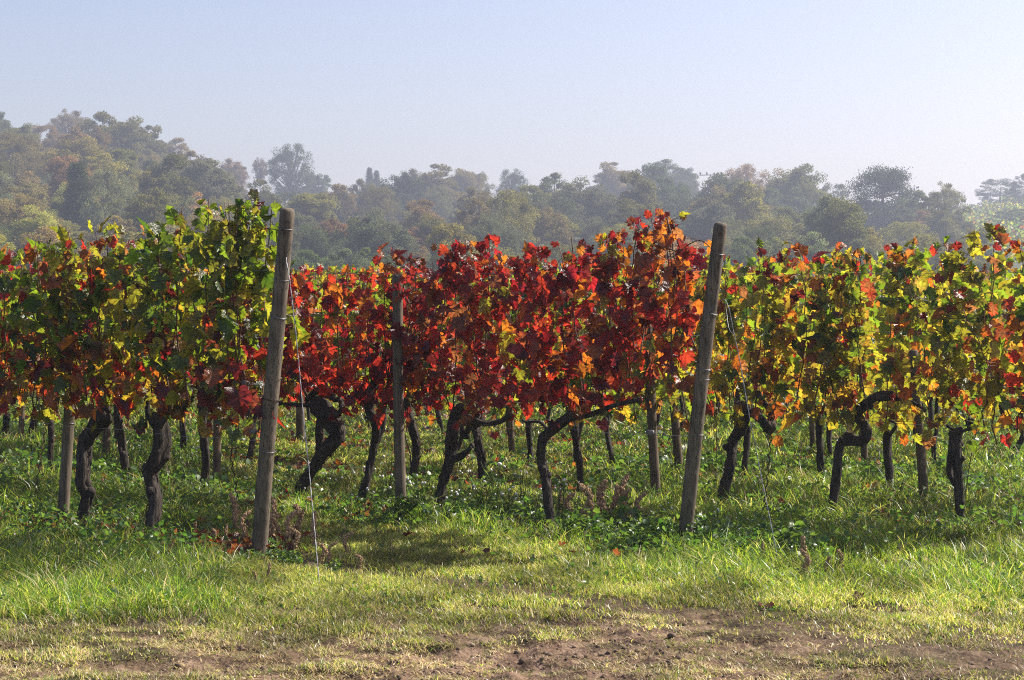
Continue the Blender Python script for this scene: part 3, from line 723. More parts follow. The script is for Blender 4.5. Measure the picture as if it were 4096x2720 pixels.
# guy wires: twisted pairs from high on each end post to a ground anchor
ga = row_at(1, 1278, 2330, -.30)
ga = on_ground(1278, 2345)
wire('guy_wire', spline(np.array([lerp(F1g, t1, .84) + [-.03, -.05, 0], at(1130, 985, 10.28), at(1155, 1100, 10.2), at(1175, 1260, 10.12), at(1192, 1420, 10.05), at(1215, 1680, 9.9), at(1238, 1900, 9.8), ga + [0, 0, .0], ga - [-.003, 0, .05]]), 120), .0016,
     'twisted shiny guy wire running from the left end post down to the grass', 'wire', M_STEEL, 'guy wires', 6, 2, .16)
gb = on_ground(3118, 2270)
wire('guy_wire', spline(np.array([lerp(F2g, t2, .73) + [-.02, -.05, 0], at(2900, 1200, 10.6), at(2935, 1330, 10.55), at(2960, 1450, 10.5), at(3000, 1680, 10.4), at(3040, 1880, 10.35), gb, gb - [-.003, 0, .05]]), 120), .0016,
     'twisted shiny guy wire running from the right end post down to the weeds', 'wire', M_STEEL, 'guy wires', 6, 2, .16)
wire('wire_strand', spline(np.array([lerp(F2g, t2, .80) + [.045, 0, 0], at(2902, 1220, 10.72), at(2915, 1310, 10.62), at(2938, 1345, 10.55)]), 30), .0018, 'single wire strand from the right side of the right end post to its guy wire', 'wire', M_STEEL)
# grey clamps on the lowest wires
for (k, x, y, label) in ((1, 1012, 1726, 'small grey wire tensioner left of the left end post'), (2, 2600, 1729, 'small grey wire tensioner in front of the slim cracked post'), (1, 980, 1532, 'small grey wire tensioner among leaves left of the left end post')):
    c = row_at(k, x, y, -.07); b_ = MB(); D3 = np.array([DV[0], DV[1], 0]); N3 = np.array([NV[0], NV[1], 0])
    s = np.array([(-1, -1, -1), (1, -1, -1), (1, 1, -1), (-1, 1, -1), (-1, -1, 1), (1, -1, 1), (1, 1, 1), (-1, 1, 1)]) * np.array([.026, .008, .013])
    b_.add(c + s[:, :1] * D3 + s[:, 1:2] * N3 + s[:, 2:] * np.array([0, 0, 1]), None, [(0, 3, 2, 1), (4, 5, 6, 7), (0, 1, 5, 4), (1, 2, 6, 5), (2, 3, 7, 6), (3, 0, 4, 7)])
    a_ = np.linspace(0, 6 * np.pi, 40)
    b_.add(*tube(c - D3 * .03 - D3 * (a_ / 400)[:, None] * 2 + .006 * (np.cos(a_)[:, None] * N3 + np.sin(a_)[:, None] * np.array([0, 0, 1])), .0015, 5))
    tag(link('wire_tensioner', b_.mesh('wire_tensioner', M_CLAMP, False, c), None, c), label, 'tensioner', 'wire tensioners')
# wavy steel stakes
def stake(pts, label, m_=M_RUST, r=.0042, amp=.007, wave=.075, hook=None):
    g_ = on_ground(*pts[0]); Y = g_[1]
    P = spline(np.array([at(x, y, Y) for x, y in pts]), 150); P[0, 2] -= .04
    s = np.concatenate([[0], np.cumsum(np.linalg.norm(np.diff(P, axis=0), axis=1))])
    P[:, 0] += amp * np.sin(s / wave * 2 * np.pi); P[:, 1] += amp * np.cos(s / wave * 2 * np.pi)
    if hook is not None: P = np.concatenate([P, np.array([at(x, y, Y) for x, y in hook])])
    b_ = MB(); b_.add(*tube(P, r, 6)); c = np.array([P[0][0], P[0][1], 0.0])
    tag(link('steel_stake', b_.mesh('steel_stake', m_, True, c), None, c), label, 'stake', 'steel plant stakes')
stake([(128, 2035), (150, 1910), (175, 1760), (205, 1600)], 'wavy rusty steel stake left of the slim pale post')
stake([(948, 2050), (945, 1960), (930, 1870), (922, 1805)], 'wavy rusty steel stake with a bent pale tip left of the left end post', hook=[(928, 1797), (957, 1788)])
stake([(3044, 2092), (3060, 2000), (3075, 1850), (3090, 1700), (3105, 1590)], 'wavy rusty steel stake beside the guy wire of the right end post')
stake([(2862, 1960), (2866, 1800), (2868, 1600)], 'thin straight rusty stake right of the right end post', amp=.0, r=.003)
stake([(3856, 2030), (3880, 1850), (3915, 1680)], 'thin leaning rusty stake beside the double trunk vine', amp=.0, r=.0035)
stake([(1652, 1905), (1640, 1820), (1622, 1745)], 'thin grey bamboo like stick leaning on the pale middle post', M_WOOD2, amp=.004, wave=.2, r=.006)

# ------------------------------------------------------------------ grass and weeds
def lush(X, Y):
    x = CX + X / Y * F
    yy = HY + F * H / Y
    n1 = fbm(X, Y, 3, 1.6)
    a_ = ss(1150, 750, x) * ss(2520, 2400, yy + (n1 - .5) * 160)                             # tall grass in front of the left row
    b_ = ss(2150, 2650, x + (n1 - .5) * 300) * ss(2400, 2270, yy + (n1 - .5) * 150 - 40 * ss(3000, 4000, x))
    c_ = ss(11.3, 12.5, Y) * .3
    nn = X * NV[0] + Y * NV[1]; c_ = np.maximum(c_, 1.25 * np.exp(-((nn - 8.75) / .32) ** 2) * ss(1060, 1200, x) * ss(.3, .5, n1 + .1))
    return np.clip(np.maximum(np.maximum(a_, b_), c_), 0, 1.3)

def grass():
    Vs = []; Q = []; T3 = []; RF = []; TR = []; base = 0
    rng = np.random.default_rng(11)
    for (y0, y1, dens, wsc) in ((6.7, 8.2, 15000, .85), (8.2, 10, 15000, .9), (10, 12.2, 11000, 1.05), (12.2, 15, 6000, 1.4), (15, 19, 1900, 2.0), (19, 27, 700, 3.0)):
        area = .315 * (y1 ** 2 - y0 ** 2) + (y1 - y0) * 4.4
        n_ = int(area * dens)
        Y = np.sqrt(rng.uniform(y0 ** 2, y1 ** 2, n_)); X = rng.uniform(-1, 1, n_) * (.315 * Y + 2.2)
        b_ = bare(X, Y); st = row_strip(X, Y); lu = lush(X, Y)
        cl = fbm(X + 3, Y + 8, 3, 3.2); cf = fbm(X + 31, Y + 18, 2, 11)
        left = ss(-200, -1200, X / Y * F)
        keep = rng.random(n_) < (1 - .93 * b_ * (1 - .3 * left) * (.50 + .5 * ss(.56, .40, cf))) * (1 - .96 * st * ss(.30, .55, cf * .5 + cl * .5 + .12)) * (.22 + 1.1 * ss(.34, .60, cl * .5 + cf * .5))
        X, Y, b_, st, lu, cl, left = [q[keep] for q in (X, Y, b_, st, lu, cl, left)]
        n_ = len(X)
        h_ = (.026 + .028 * cl + lu * (.012 + .092 * rng.random(n_) ** 3.2 * cl * 1.6)) * rng.uniform(.6, 1.4, n_) * (1 - .30 * b_) * (1 - .35 * track(X, Y))
        far = Y > 12.2; h_[far] *= 1.15
        w = .0024 * wsc * rng.uniform(.7, 1.5, n_) * (1 + .2 * lu)
        az = rng.uniform(0, 2 * np.pi, n_); la = rng.uniform(0, 2 * np.pi, n_)
        lean = rng.uniform(.15, 1.5, n_) * h_ + b_ * .02
        sx, sy = np.cos(az) * w, np.sin(az) * w
        lx, ly = np.cos(la) * lean, np.sin(la) * lean
        z = gz(X, Y) - .006
        droop = np.where(rng.random(n_) < .25, rng.uniform(.45, .8, n_), 1.0)
        tkk = track(X, Y)
        flat = (rng.random(n_) < .02 + .40 * tkk) & (Y < 12); h_ = np.where(flat, h_ * .25 + .004, h_); fl = rng.uniform(.03, .10, n_); lx = np.where(flat, np.cos(la) * fl, lx); ly = np.where(flat, np.sin(la) * fl, ly)
        v = np.empty((n_, 5, 3))
        v[:, 0] = np.stack([X - sx, Y - sy, z], 1); v[:, 1] = np.stack([X + sx, Y + sy, z], 1)
        v[:, 2] = np.stack([X + .38 * lx + sx * .8, Y + .38 * ly + sy * .8, z + h_ * .62], 1); v[:, 3] = np.stack([X + .38 * lx - sx * .8, Y + .38 * ly - sy * .8, z + h_ * .62], 1)
        v[:, 4] = np.stack([X + lx, Y + ly, z + h_ * droop], 1)
        ii = base + np.arange(n_) * 5
        Q.append(np.stack([ii, ii + 1, ii + 2, ii + 3], 1)); T3.append(np.stack([ii + 3, ii + 2, ii + 4], 1)); base += n_ * 5
        k_ = rng.random(n_)
        g1 = np.array([.145, .210, .036]); g2 = np.array([.32, .335, .10]); g3 = np.array([.56, .45, .26]); g4 = np.array([.070, .140, .030])
        t1_ = np.array([.44, .56, .035]); t2_ = np.array([.72, .68, .13]); t3_ = np.array([.66, .52, .28]); t4_ = np.array([.24, .44, .035])
        mow = 1 - lu
        tk = track(X, Y); ps = .07 + .30 * b_ + .36 * tk + .06 * mow * ss(12, 9, Y)
        py = .14 + .42 * mow
        A = np.where((k_ < ps)[:, None], g3, np.where((k_ < ps + py * (1 - ps))[:, None], g2, np.where((rng.random(n_) < .45 + .3 * lu)[:, None], g4, g1)))
        Bt = np.where((k_ < ps)[:, None], t3_, np.where((k_ < ps + py * (1 - ps))[:, None], t2_, np.where((rng.random(n_) < .45)[:, None], t4_, t1_)))
        jj = rng.uniform(.7, 1.3, (n_, 1)) * (.62 + .76 * ss(.28, .72, fbm(X + 55, Y + 5, 3, 2.3)))[:, None]; A = A * jj; Bt = Bt * jj
        Vs.append(v.reshape(-1, 3)); RF.append(np.repeat(A, 5, 0)); TR.append(np.repeat(Bt, 5, 0))
    o = link('grass', mesh('grass', np.concatenate(Vs), [np.concatenate(Q), np.concatenate(T3)], M_GRASS, {'Rf': np.concatenate(RF), 'Tr': np.concatenate(TR)}))
    tag(o, 'short green and straw coloured grass covering the ground', 'grass', None, 'stuff')
grass()

def cover():
    """low broad-leaved weeds between the blades"""
    rng = np.random.default_rng(21); Vs = []; Fs = []; R_ = []; T_ = []; n0 = 0
    for (y0, y1, dens) in ((8.6, 10.2, 160), (10.2, 12.5, 750), (12.5, 16, 520), (16, 26, 160)):
        n_ = int((.315 * (y1 ** 2 - y0 ** 2) + 4.4 * (y1 - y0)) * dens); Y = np.sqrt(rng.uniform(y0 ** 2, y1 ** 2, n_)); X = rng.uniform(-1, 1, n_) * (.32 * Y + 2.2)
        cl = fbm(X + 70, Y, 3, 1.4); kp = (rng.random(n_) < ss(.40, .62, cl)) & (bare(X, Y) < .3); X, Y = X[kp], Y[kp]; n_ = len(X)
        lu = lush(X, Y)
        P = np.stack([X, Y, gz(X, Y) + rng.uniform(.005, .03 + .12 * lu, n_)], 1)
        c = rng.random((n_, 1)); rf = np.array([.035, .085, .025]) * (1 - c) + np.array([.07, .13, .03]) * c; tr = np.array([.12, .30, .03]) * (1 - c) + np.array([.26, .42, .05]) * c
        ay = rng.normal(0, 1, (n_, 3)) * np.array([1, 1, .4]); an = rng.normal(0, .5, (n_, 3)) + np.array([0, 0, 1])
        v, f, a1, a2 = leaves(P, rng.uniform(.014, .042, n_) * (.7 + .3 * (Y > 10.2) + .4 * (Y > 14)), ay, an, np.zeros(n_, int), rng, 'F')
        Vs.append(v); Fs.append(f + n0); n0 += len(v); R_.append(np.repeat(rf, 6, 0)); T_.append(np.repeat(tr, 6, 0))
    tag(link('ground_cover', mesh('ground_cover', np.concatenate(Vs), [np.concatenate(Fs)], M_GRASS, {'Rf': np.concatenate(R_), 'Tr': np.concatenate(T_)})),
        'low broad leaved weeds growing through the grass between the rows', 'weeds', None, 'stuff')
cover()

def litter():
    rng = np.random.default_rng(33); n_ = 4200
    k = rng.integers(1, 7, n_); t = np.array([rng.uniform(ROWN[q] * .42 if q > 2 else T_END[q], T_FAR[q]) for q in k]); off = rng.normal(.0, .16, n_) * np.where(rng.random(n_) < .3, 3.5, 1)
    nn = np.array([ROWN[q] for q in k]) + off
    X = NV[0] * nn + DV[0] * t; Y = NV[1] * nn + DV[1] * t
    P = np.stack([X, Y, gz(X, Y) + .02 + rng.uniform(0, .02, n_)], 1)
    ci = rng.choice(len(PK), n_, p=wts(B=.66, P=.22, R=.06, O=.05, Y=.01))
    v, f, a1, a2 = leaves(P, rng.uniform(.03, .07, n_), rng.normal(0, 1, (n_, 3)) * np.array([1, 1, .3]), rng.normal(0, .4, (n_, 3)) + np.array([0, 0, 1]), ci, rng, 'M', rng.uniform(-1, .8, n_))
    tag(link('leaf_litter', mesh('leaf_litter', v, [f], M_LEAF, {'Rf': a1, 'Tr': a2})), 'fallen brown and red vine leaves scattered along the feet of the rows', 'fallen leaves', None, 'stuff')
    # twigs and cut canes lying in the rows
    b_ = MB()
    for q in range(520):
        kk = rng.integers(1, 6); tt = rng.uniform(ROWN[kk] * .42 if kk > 2 else T_END[kk], T_FAR[kk]); p = rp(int(kk), tt, .012, rng.normal(0, .13)); p[2] += gz(p[0:1], p[1:2])[0]
        d = rng.normal(0, 1, 3) * np.array([1, 1, .12]) + np.array([DV[0], DV[1], 0]); d /= np.linalg.norm(d)
        L = rng.uniform(.06, .28); b_.add(*tube(np.array([p - d * L / 2, p + rng.normal(0, .012, 3), p + d * L / 2]), rng.uniform(.002, .005), 5))
    tag(link('pruned_twigs', b_.mesh('pruned_twigs', M_CANE, True)), 'dead twigs and cut canes lying along the vine rows', 'twigs', None, 'stuff')
litter()

# single fallen leaves that stand out
rng = np.random.default_rng(44)
for (x, y, c, s, label) in [(247, 2330, 'B', .07, 'brown crumpled leaf lying in the bright grass at the left'), (335, 2108, 'B', .08, 'red brown leaf at the foot of the black vine beside the slim post'),
                            (3058, 2436, 'B', .065, 'brown curled leaf on the track edge at the right'), (3415, 2400, 'B', .065, 'brown curled leaf in the grass right of the dried weeds'),
                            (2305, 2165, 'B', .07, 'grey brown leaf in the shade left of the right end post'), (1265, 2020, 'O', .08, 'bright orange leaf on the ground right of the left guy wire'),
                            (1850, 2085, 'R', .07, 'red leaf on the grass below the gnarled elbowed vine'), (1890, 2125, 'O', .07, 'orange yellow leaf on the lit lawn edge below the gnarled vine'),
                            (185, 1786, 'R', .09, 'red leaf on the ground left of the slim pale post'), (728, 2180, 'R', .06, 'small red and white leaf among dead stalks left of the left end post')]:
    p = on_ground(x, y); p[2] = gz(p[0:1], p[1:2])[0] + .02
    v, f, a1, a2 = leaves(p[None], np.array([s]), np.array([[rng.normal(), rng.normal() * .4, .12]]), np.array([[rng.normal() * .3, -.25, .95]]), np.array([PK.index(c)]), rng, 'N', np.array([-.9]))
    tag(link('fallen_leaf', mesh('fallen_leaf', v - p, [f], M_LEAF, {'Rf': a1, 'Tr': a2}, True), None, p), label, 'leaf', 'single fallen leaves')

# dried dock-like weeds
def dead_mesh(seed):
    rng = np.random.default_rng(seed); b_ = MB(); h_ = 1.0
    S = spline(np.array([(0, 0, -.05), (rng.normal(0, .05), rng.normal(0, .05), .35), (rng.normal(0, .09), rng.normal(0, .09), .7), (rng.normal(0, .14), rng.normal(0, .14), 1.0)]), 16)
    b_.add(*tube(S, np.linspace(.018, .008, 16), 5))
    for q in range(230):
        a_ = .22 + .70 * rng.random() ** .8; p = np.array([np.interp(a_, np.linspace(0, 1, 16), S[:, c]) for c in range(3)])
        r = .085 * (1.15 - a_) + .012
        b_.add(*blob(p + rng.normal(0, r * .55, 3), rng.uniform(.014, .036) * np.array([1, 1, 1.3]), q, .7, 5, 4))
    for q in range(7):
        a_ = rng.uniform(.1, .7); p = np.array([np.interp(a_, np.linspace(0, 1, 16), S[:, c]) for c in range(3)]); d = rng.normal(0, 1, 3); d[2] = -.6; d *= .16 / np.linalg.norm(d)
        w_ = np.cross(d, [0, 0, 1]); w_ = w_ / np.linalg.norm(w_) * .03
        b_.add(np.array([p, p + d * .5 + w_, p + d, p + d * .5 - w_ + [0, 0, .03]]), None, [(0, 1, 2, 3)])
    return b_.mesh('dead_stalk', M_DEAD, False)
DM = [dead_mesh(60 + q) for q in range(5)]
rng = np.random.default_rng(61)
DW = [(940, 2140, 130), (975, 2180, 110), (905, 2180, 70), (1090, 2190, 150), (1115, 2170, 90), (1150, 2200, 130), (1172, 2180, 130), (1247, 2200, 120), (1075, 2330, 60), (1285, 2285, 90), (1315, 2270, 80), (1380, 2240, 90), (1022, 2350, 50),
      (1440, 2290, 60), (1180, 2215, 80), (865, 2185, 60), (2312, 2130, 250), (2285, 2110, 110), (2395, 2110, 150), (2440, 2100, 130), (2480, 2105, 120), (2530, 2090, 150), (2360, 2120, 90), (2565, 2110, 110), (3212, 2290, 120), (3225, 2340, 110), (3300, 2320, 80), (3052, 2250, 60), (3360, 2310, 90), (775, 2160, 60), (2245, 2060, 90)]
DW.sort()
for j, (x, y, hp) in enumerate(DW):
    p = on_ground(x, y); p[2] = gz(p[0:1], p[1:2])[0]; s = (1.3 if hp < 160 else .85) * hp * p[1] / F
    near_ = 'left of the left end post' if x < 1030 else 'around the left guy wire' if x < 1500 else 'left of the right end post' if x < 2700 else 'right of the right end post'
    grp = [q for q in DW if (q[0] < 1030) == (x < 1030) and (q[0] < 1500) == (x < 1500) and (q[0] < 2700) == (x < 2700)]
    lab = 'brown dried weed stalk %s, %s from left' % (near_, ORD[grp.index((x, y, hp))])
    o = link('dried_weed', DM[j % 5], None, p); o.scale = (s * .95, s * .95, s); o.rotation_euler = (rng.normal(0, .1), rng.normal(0, .12), rng.uniform(0, 6.28))
    tag(o, lab, 'weed', 'brown dried weed stalks')

# plants gone to seed: thin branched stems with white tufts
def seed_parts(seed):
    rng = np.random.default_rng(seed); b_ = MB(); pf = []
    L_ = []
    for q in range(7):
        tip = np.array([rng.normal(0, .16), rng.normal(0, .16), rng.uniform(.5, 1.0)])
        S = spline(np.array([(rng.normal(0, .03), rng.normal(0, .03), -.02), tip * np.array([.5, .5, .55]) + rng.normal(0, .03, 3), tip]), 8)
        b_.add(*tube(S, np.linspace(.010, .005, 8), 4))
        if q < 3 or rng.random() < .3: q_ = MB(); q_.add(*blob(tip, rng.uniform(.018, .034), q, .35, 9, 7)); pf.append(q_.mesh('seed_head', M_PUFF, True))
        for z in range(5):
            a_ = rng.integers(1, 7); d = rng.normal(0, 1, 3); d *= .15 / np.linalg.norm(d); w_ = np.cross(d, rng.normal(0, 1, 3)); w_ *= .028 / np.linalg.norm(w_)
            L_.append((S[a_], d, w_))
    for p, d, w_ in L_: b_.add(np.array([p, p + d * .5 + w_, p + d + [0, 0, -.03], p + d * .5 - w_]), None, [(0, 1, 2, 3)])
    return b_, pf
mg, ng, bgm, og = mat('green_stem'); bgm.inputs['Base Color'].default_value = (.07, .12, .035, 1); bgm.inputs['Roughness'].default_value = .6
tg = N(ng, 'ShaderNodeBsdfTranslucent'); tg.inputs[0].default_value = (.25, .40, .06, 1); xg = N(ng, 'ShaderNodeMixShader'); xg.inputs[0].default_value = .4
ngn = N(ng, 'ShaderNodeTexNoise'); ngn.inputs['Scale'].default_value = 6; rg = ramp(ng, [(.3, (.04, .08, .02)), (.7, (.10, .15, .04))]); ng.links.new(ngn.outputs[0], rg.inputs[0]); ng.links.new(rg.outputs[0], bgm.inputs['Base Color'])
ng.links.new(bgm.outputs[0], xg.inputs[1]); ng.links.new(tg.outputs[0], xg.inputs[2]); ng.links.new(xg.outputs[0], og.inputs[0])
SP = []
for q in range(5):
    b_, pf = seed_parts(80 + q); SP.append((b_.mesh('stem', mg, False), pf))
rng = np.random.default_rng(81)
SD = [(1130, 1985, 130), (1200, 2030, 120), (1320, 1990, 140), (1400, 2050, 120), (1455, 2030, 170), (1520, 2060, 160), (1560, 2020, 200), (1610, 2065, 190), (1650, 2050, 170), (1690, 2075, 150), (1770, 2080, 160), (1830, 2065, 170), (1880, 2075, 150),
      (1930, 2060, 200), (1980, 2060, 210), (2030, 2075, 180), (2080, 2085, 190), (2130, 2090, 170), (2180, 2085, 160), (2240, 2095, 180), (2330, 2080, 150), (2000, 2110, 130), (1740, 2110, 110), (850, 1905, 110), (800, 1890, 110), (750, 1880, 120), (700, 1880, 100), (560, 1860, 90), (900, 1930, 110), (520, 1990, 70), (460, 2010, 70), (640, 2050, 60),
      (2650, 2110, 110), (2800, 2170, 130), (2860, 2150, 120), (2960, 2180, 110), (3130, 2150, 110), (3350, 2150, 80), (3280, 2200, 80)]
for j, (x, y, hp) in enumerate(SD):
    p = on_ground(x, y); p[2] = gz(p[0:1], p[1:2])[0]; s = hp * p[1] / F * 1.05
    o = thing('seeding_weed', p, 'thin green weed with small white fluffy seed heads standing under the vines', 'weed', 'green weeds with white seed heads')
    o.scale = (s, s, s); o.rotation_euler = (0, 0, rng.uniform(0, 6.28))
    link('stem', SP[j % 5][0], o); [link('seed_head', q, o) for q in SP[j % 5][1]]

# leafy weed clumps
def leafy_mesh(seed):
    rng = np.random.default_rng(seed); n_ = 120
    a_ = rng.uniform(0, 2 * np.pi, n_); r = rng.random(n_) ** .6 * .5; hz = rng.random(n_) * (1 - r * 1.2).clip(.2)
    P = np.stack([np.cos(a_) * r, np.sin(a_) * r, hz], 1)
    v, f, _, _ = leaves(P, rng.uniform(.10, .24, n_), np.stack([np.cos(a_), np.sin(a_), rng.normal(-.1, .5, n_)], 1), rng.normal(0, .5, (n_, 3)) + np.array([0, 0, 1]), np.zeros(n_, int), rng, 'M')
    c = rng.random((n_, 1)); rf = np.array([.030, .075, .025]) * (1 - c) + np.array([.08, .13, .03]) * c; tr = np.array([.10, .26, .02]) * (1 - c) + np.array([.30, .44, .05]) * c
    return mesh('leafy_weed', v, [f], M_GRASS, {'Rf': np.repeat(rf, 13, 0), 'Tr': np.repeat(tr, 13, 0)})
LM = [leafy_mesh(90 + q) for q in range(4)]
LW = [(2740, 2215, 120, 'leafy green weed at the foot of the right end post'), (2680, 2235, 90, 'low leafy weed left of the foot of the right end post'), (2250, 2150, 130, 'dark leafy weed under the hook shaped vine'),
      (2420, 2185, 120, 'leafy weed below the dried stalks left of the right end post'), (2520, 2200, 120, 'leafy weed between the dried stalks and the right end post'), (1955, 2110, 110, 'dark leafy weed right of the gnarled vine'),
      (1105, 2250, 90, 'pale leafy weed at the right foot of the left end post'), (1060, 2215, 90, 'yellowish leafy weed touching the left end post'), (1170, 2270, 80, 'pale leafy weed left of the left guy wire'), (1340, 2290, 70, 'pale leafy weed right of the left guy wire'),
      (1010, 2255, 70, 'small leafy weed in front of the left end post'), (2880, 2230, 110, 'leafy weed right of the right end post'), (2980, 2240, 100, 'leafy weed left of the right guy wire anchor'), (3150, 2260, 90, 'leafy weed at the anchor of the right guy wire'),
      (3270, 2330, 90, 'leafy weed beside the dried stalks at the right'), (430, 2330, 70, 'broad leaved weed in the bright grass at the left'), (350, 2400, 70, 'broad leaved weed low in the grass at the lower left'), (1560, 2110, 80, 'leafy weed below the pale middle post'), (2610, 2180, 110, 'leafy weed in front of the cracked slim post')]
ex = np.random.default_rng(92)
LEFTOF = [(2300, 2120), (2350, 2165), (2400, 2140), (2460, 2165), (2500, 2130), (2560, 2160), (2590, 2205), (2640, 2140), (2690, 2180), (2790, 2200), (2830, 2175), (2900, 2190), (2940, 2205), (3020, 2200), (3070, 2220), (3120, 2190), (3190, 2230), (3240, 2260), (2100, 2110), (2180, 2125), (1850, 2100), (1650, 2095)]
for j, (x, y) in enumerate(sorted(LEFTOF)):
    LW.append((x, y, ex.uniform(120, 190), 'bushy green weed in the tall growth around the right end post, %s from left' % ORD[j]))
rng = np.random.default_rng(91)
for j, (x, y, hp, lab) in enumerate(LW):
    p = on_ground(x, y); p[2] = gz(p[0:1], p[1:2])[0]; s = hp * p[1] / F
    o = link('leafy_weed', LM[j % 4], None, p); o.scale = (s, s, s * .9); o.rotation_euler = (0, 0, rng.uniform(0, 6.28)); tag(o, lab, 'weed', 'leafy weeds')

rng = np.random.default_rng(95); b_ = MB(); cnt = 0
while cnt < 750:
    Y = rng.uniform(7.0, 9.0); X = rng.uniform(-.31, .31) * Y
    if rng.random() > bare(np.array([X]), np.array([Y]))[0] ** 1.5 * (.15 + 1.2 * ss(.5, .68, fbm(np.array([X]), np.array([Y]), 2, 3.0))[0]): cnt += .05; continue
    r = rng.uniform(.003, .011) * (1.5 if rng.random() < .1 else 1); b_.add(*blob((X, Y, gz(np.array([X]), np.array([Y]))[0] + r * .2), np.array([1.2, 1.0, .75]) * r, int(cnt), .7, 7, 5)); cnt += 1
M_CLOD = noise_material('soil_clod', (.06, .042, .028), (.24, .17, .115), 30, rough=.95, bump=.6, dist=.005)
tag(link('soil_clods', b_.mesh('soil_clods', M_CLOD, False)), 'small clods and stones scattered over the bare brown track', 'soil', None, 'stuff')

# ------------------------------------------------------------------ woods on the hill
m, n, b, out = mat('tree_foliage')
oi = N(n, 'ShaderNodeObjectInfo'); av = N(n, 'ShaderNodeAttribute', attribute_name='Col')
mx = N(n, 'ShaderNodeMix', data_type='RGBA', blend_type='MULTIPLY'); mx.inputs[0].default_value = 1
n.links.new(oi.outputs['Color'], mx.inputs[6]); n.links.new(av.outputs[0], mx.inputs[7]); n.links.new(mx.outputs[2], b.inputs['Base Color'])
b.inputs['Roughness'].default_value = .7; b.inputs['Specular IOR Level'].default_value = .2
t_ = N(n, 'ShaderNodeBsdfTranslucent'); br = N(n, 'ShaderNodeMix', data_type='RGBA', blend_type='MULTIPLY'); br.inputs[0].default_value = 1; br.inputs[7].default_value = (2.0, 2.0, 1.2, 1)
n.links.new(mx.outputs[2], br.inputs[6]); n.links.new(br.outputs[2], t_.inputs[0])
sh = N(n, 'ShaderNodeMixShader'); sh.inputs[0].default_value = .38; n.links.new(b.outputs[0], sh.inputs[1]); n.links.new(t_.outputs[0], sh.inputs[2]); n.links.new(sh.outputs[0], out.inputs[0])
M_TREE = m
M_TBARK = noise_material('tree_bark', (.035, .028, .022), (.09, .075, .06), 3, (1, 1, .2), .9, .4, .03)

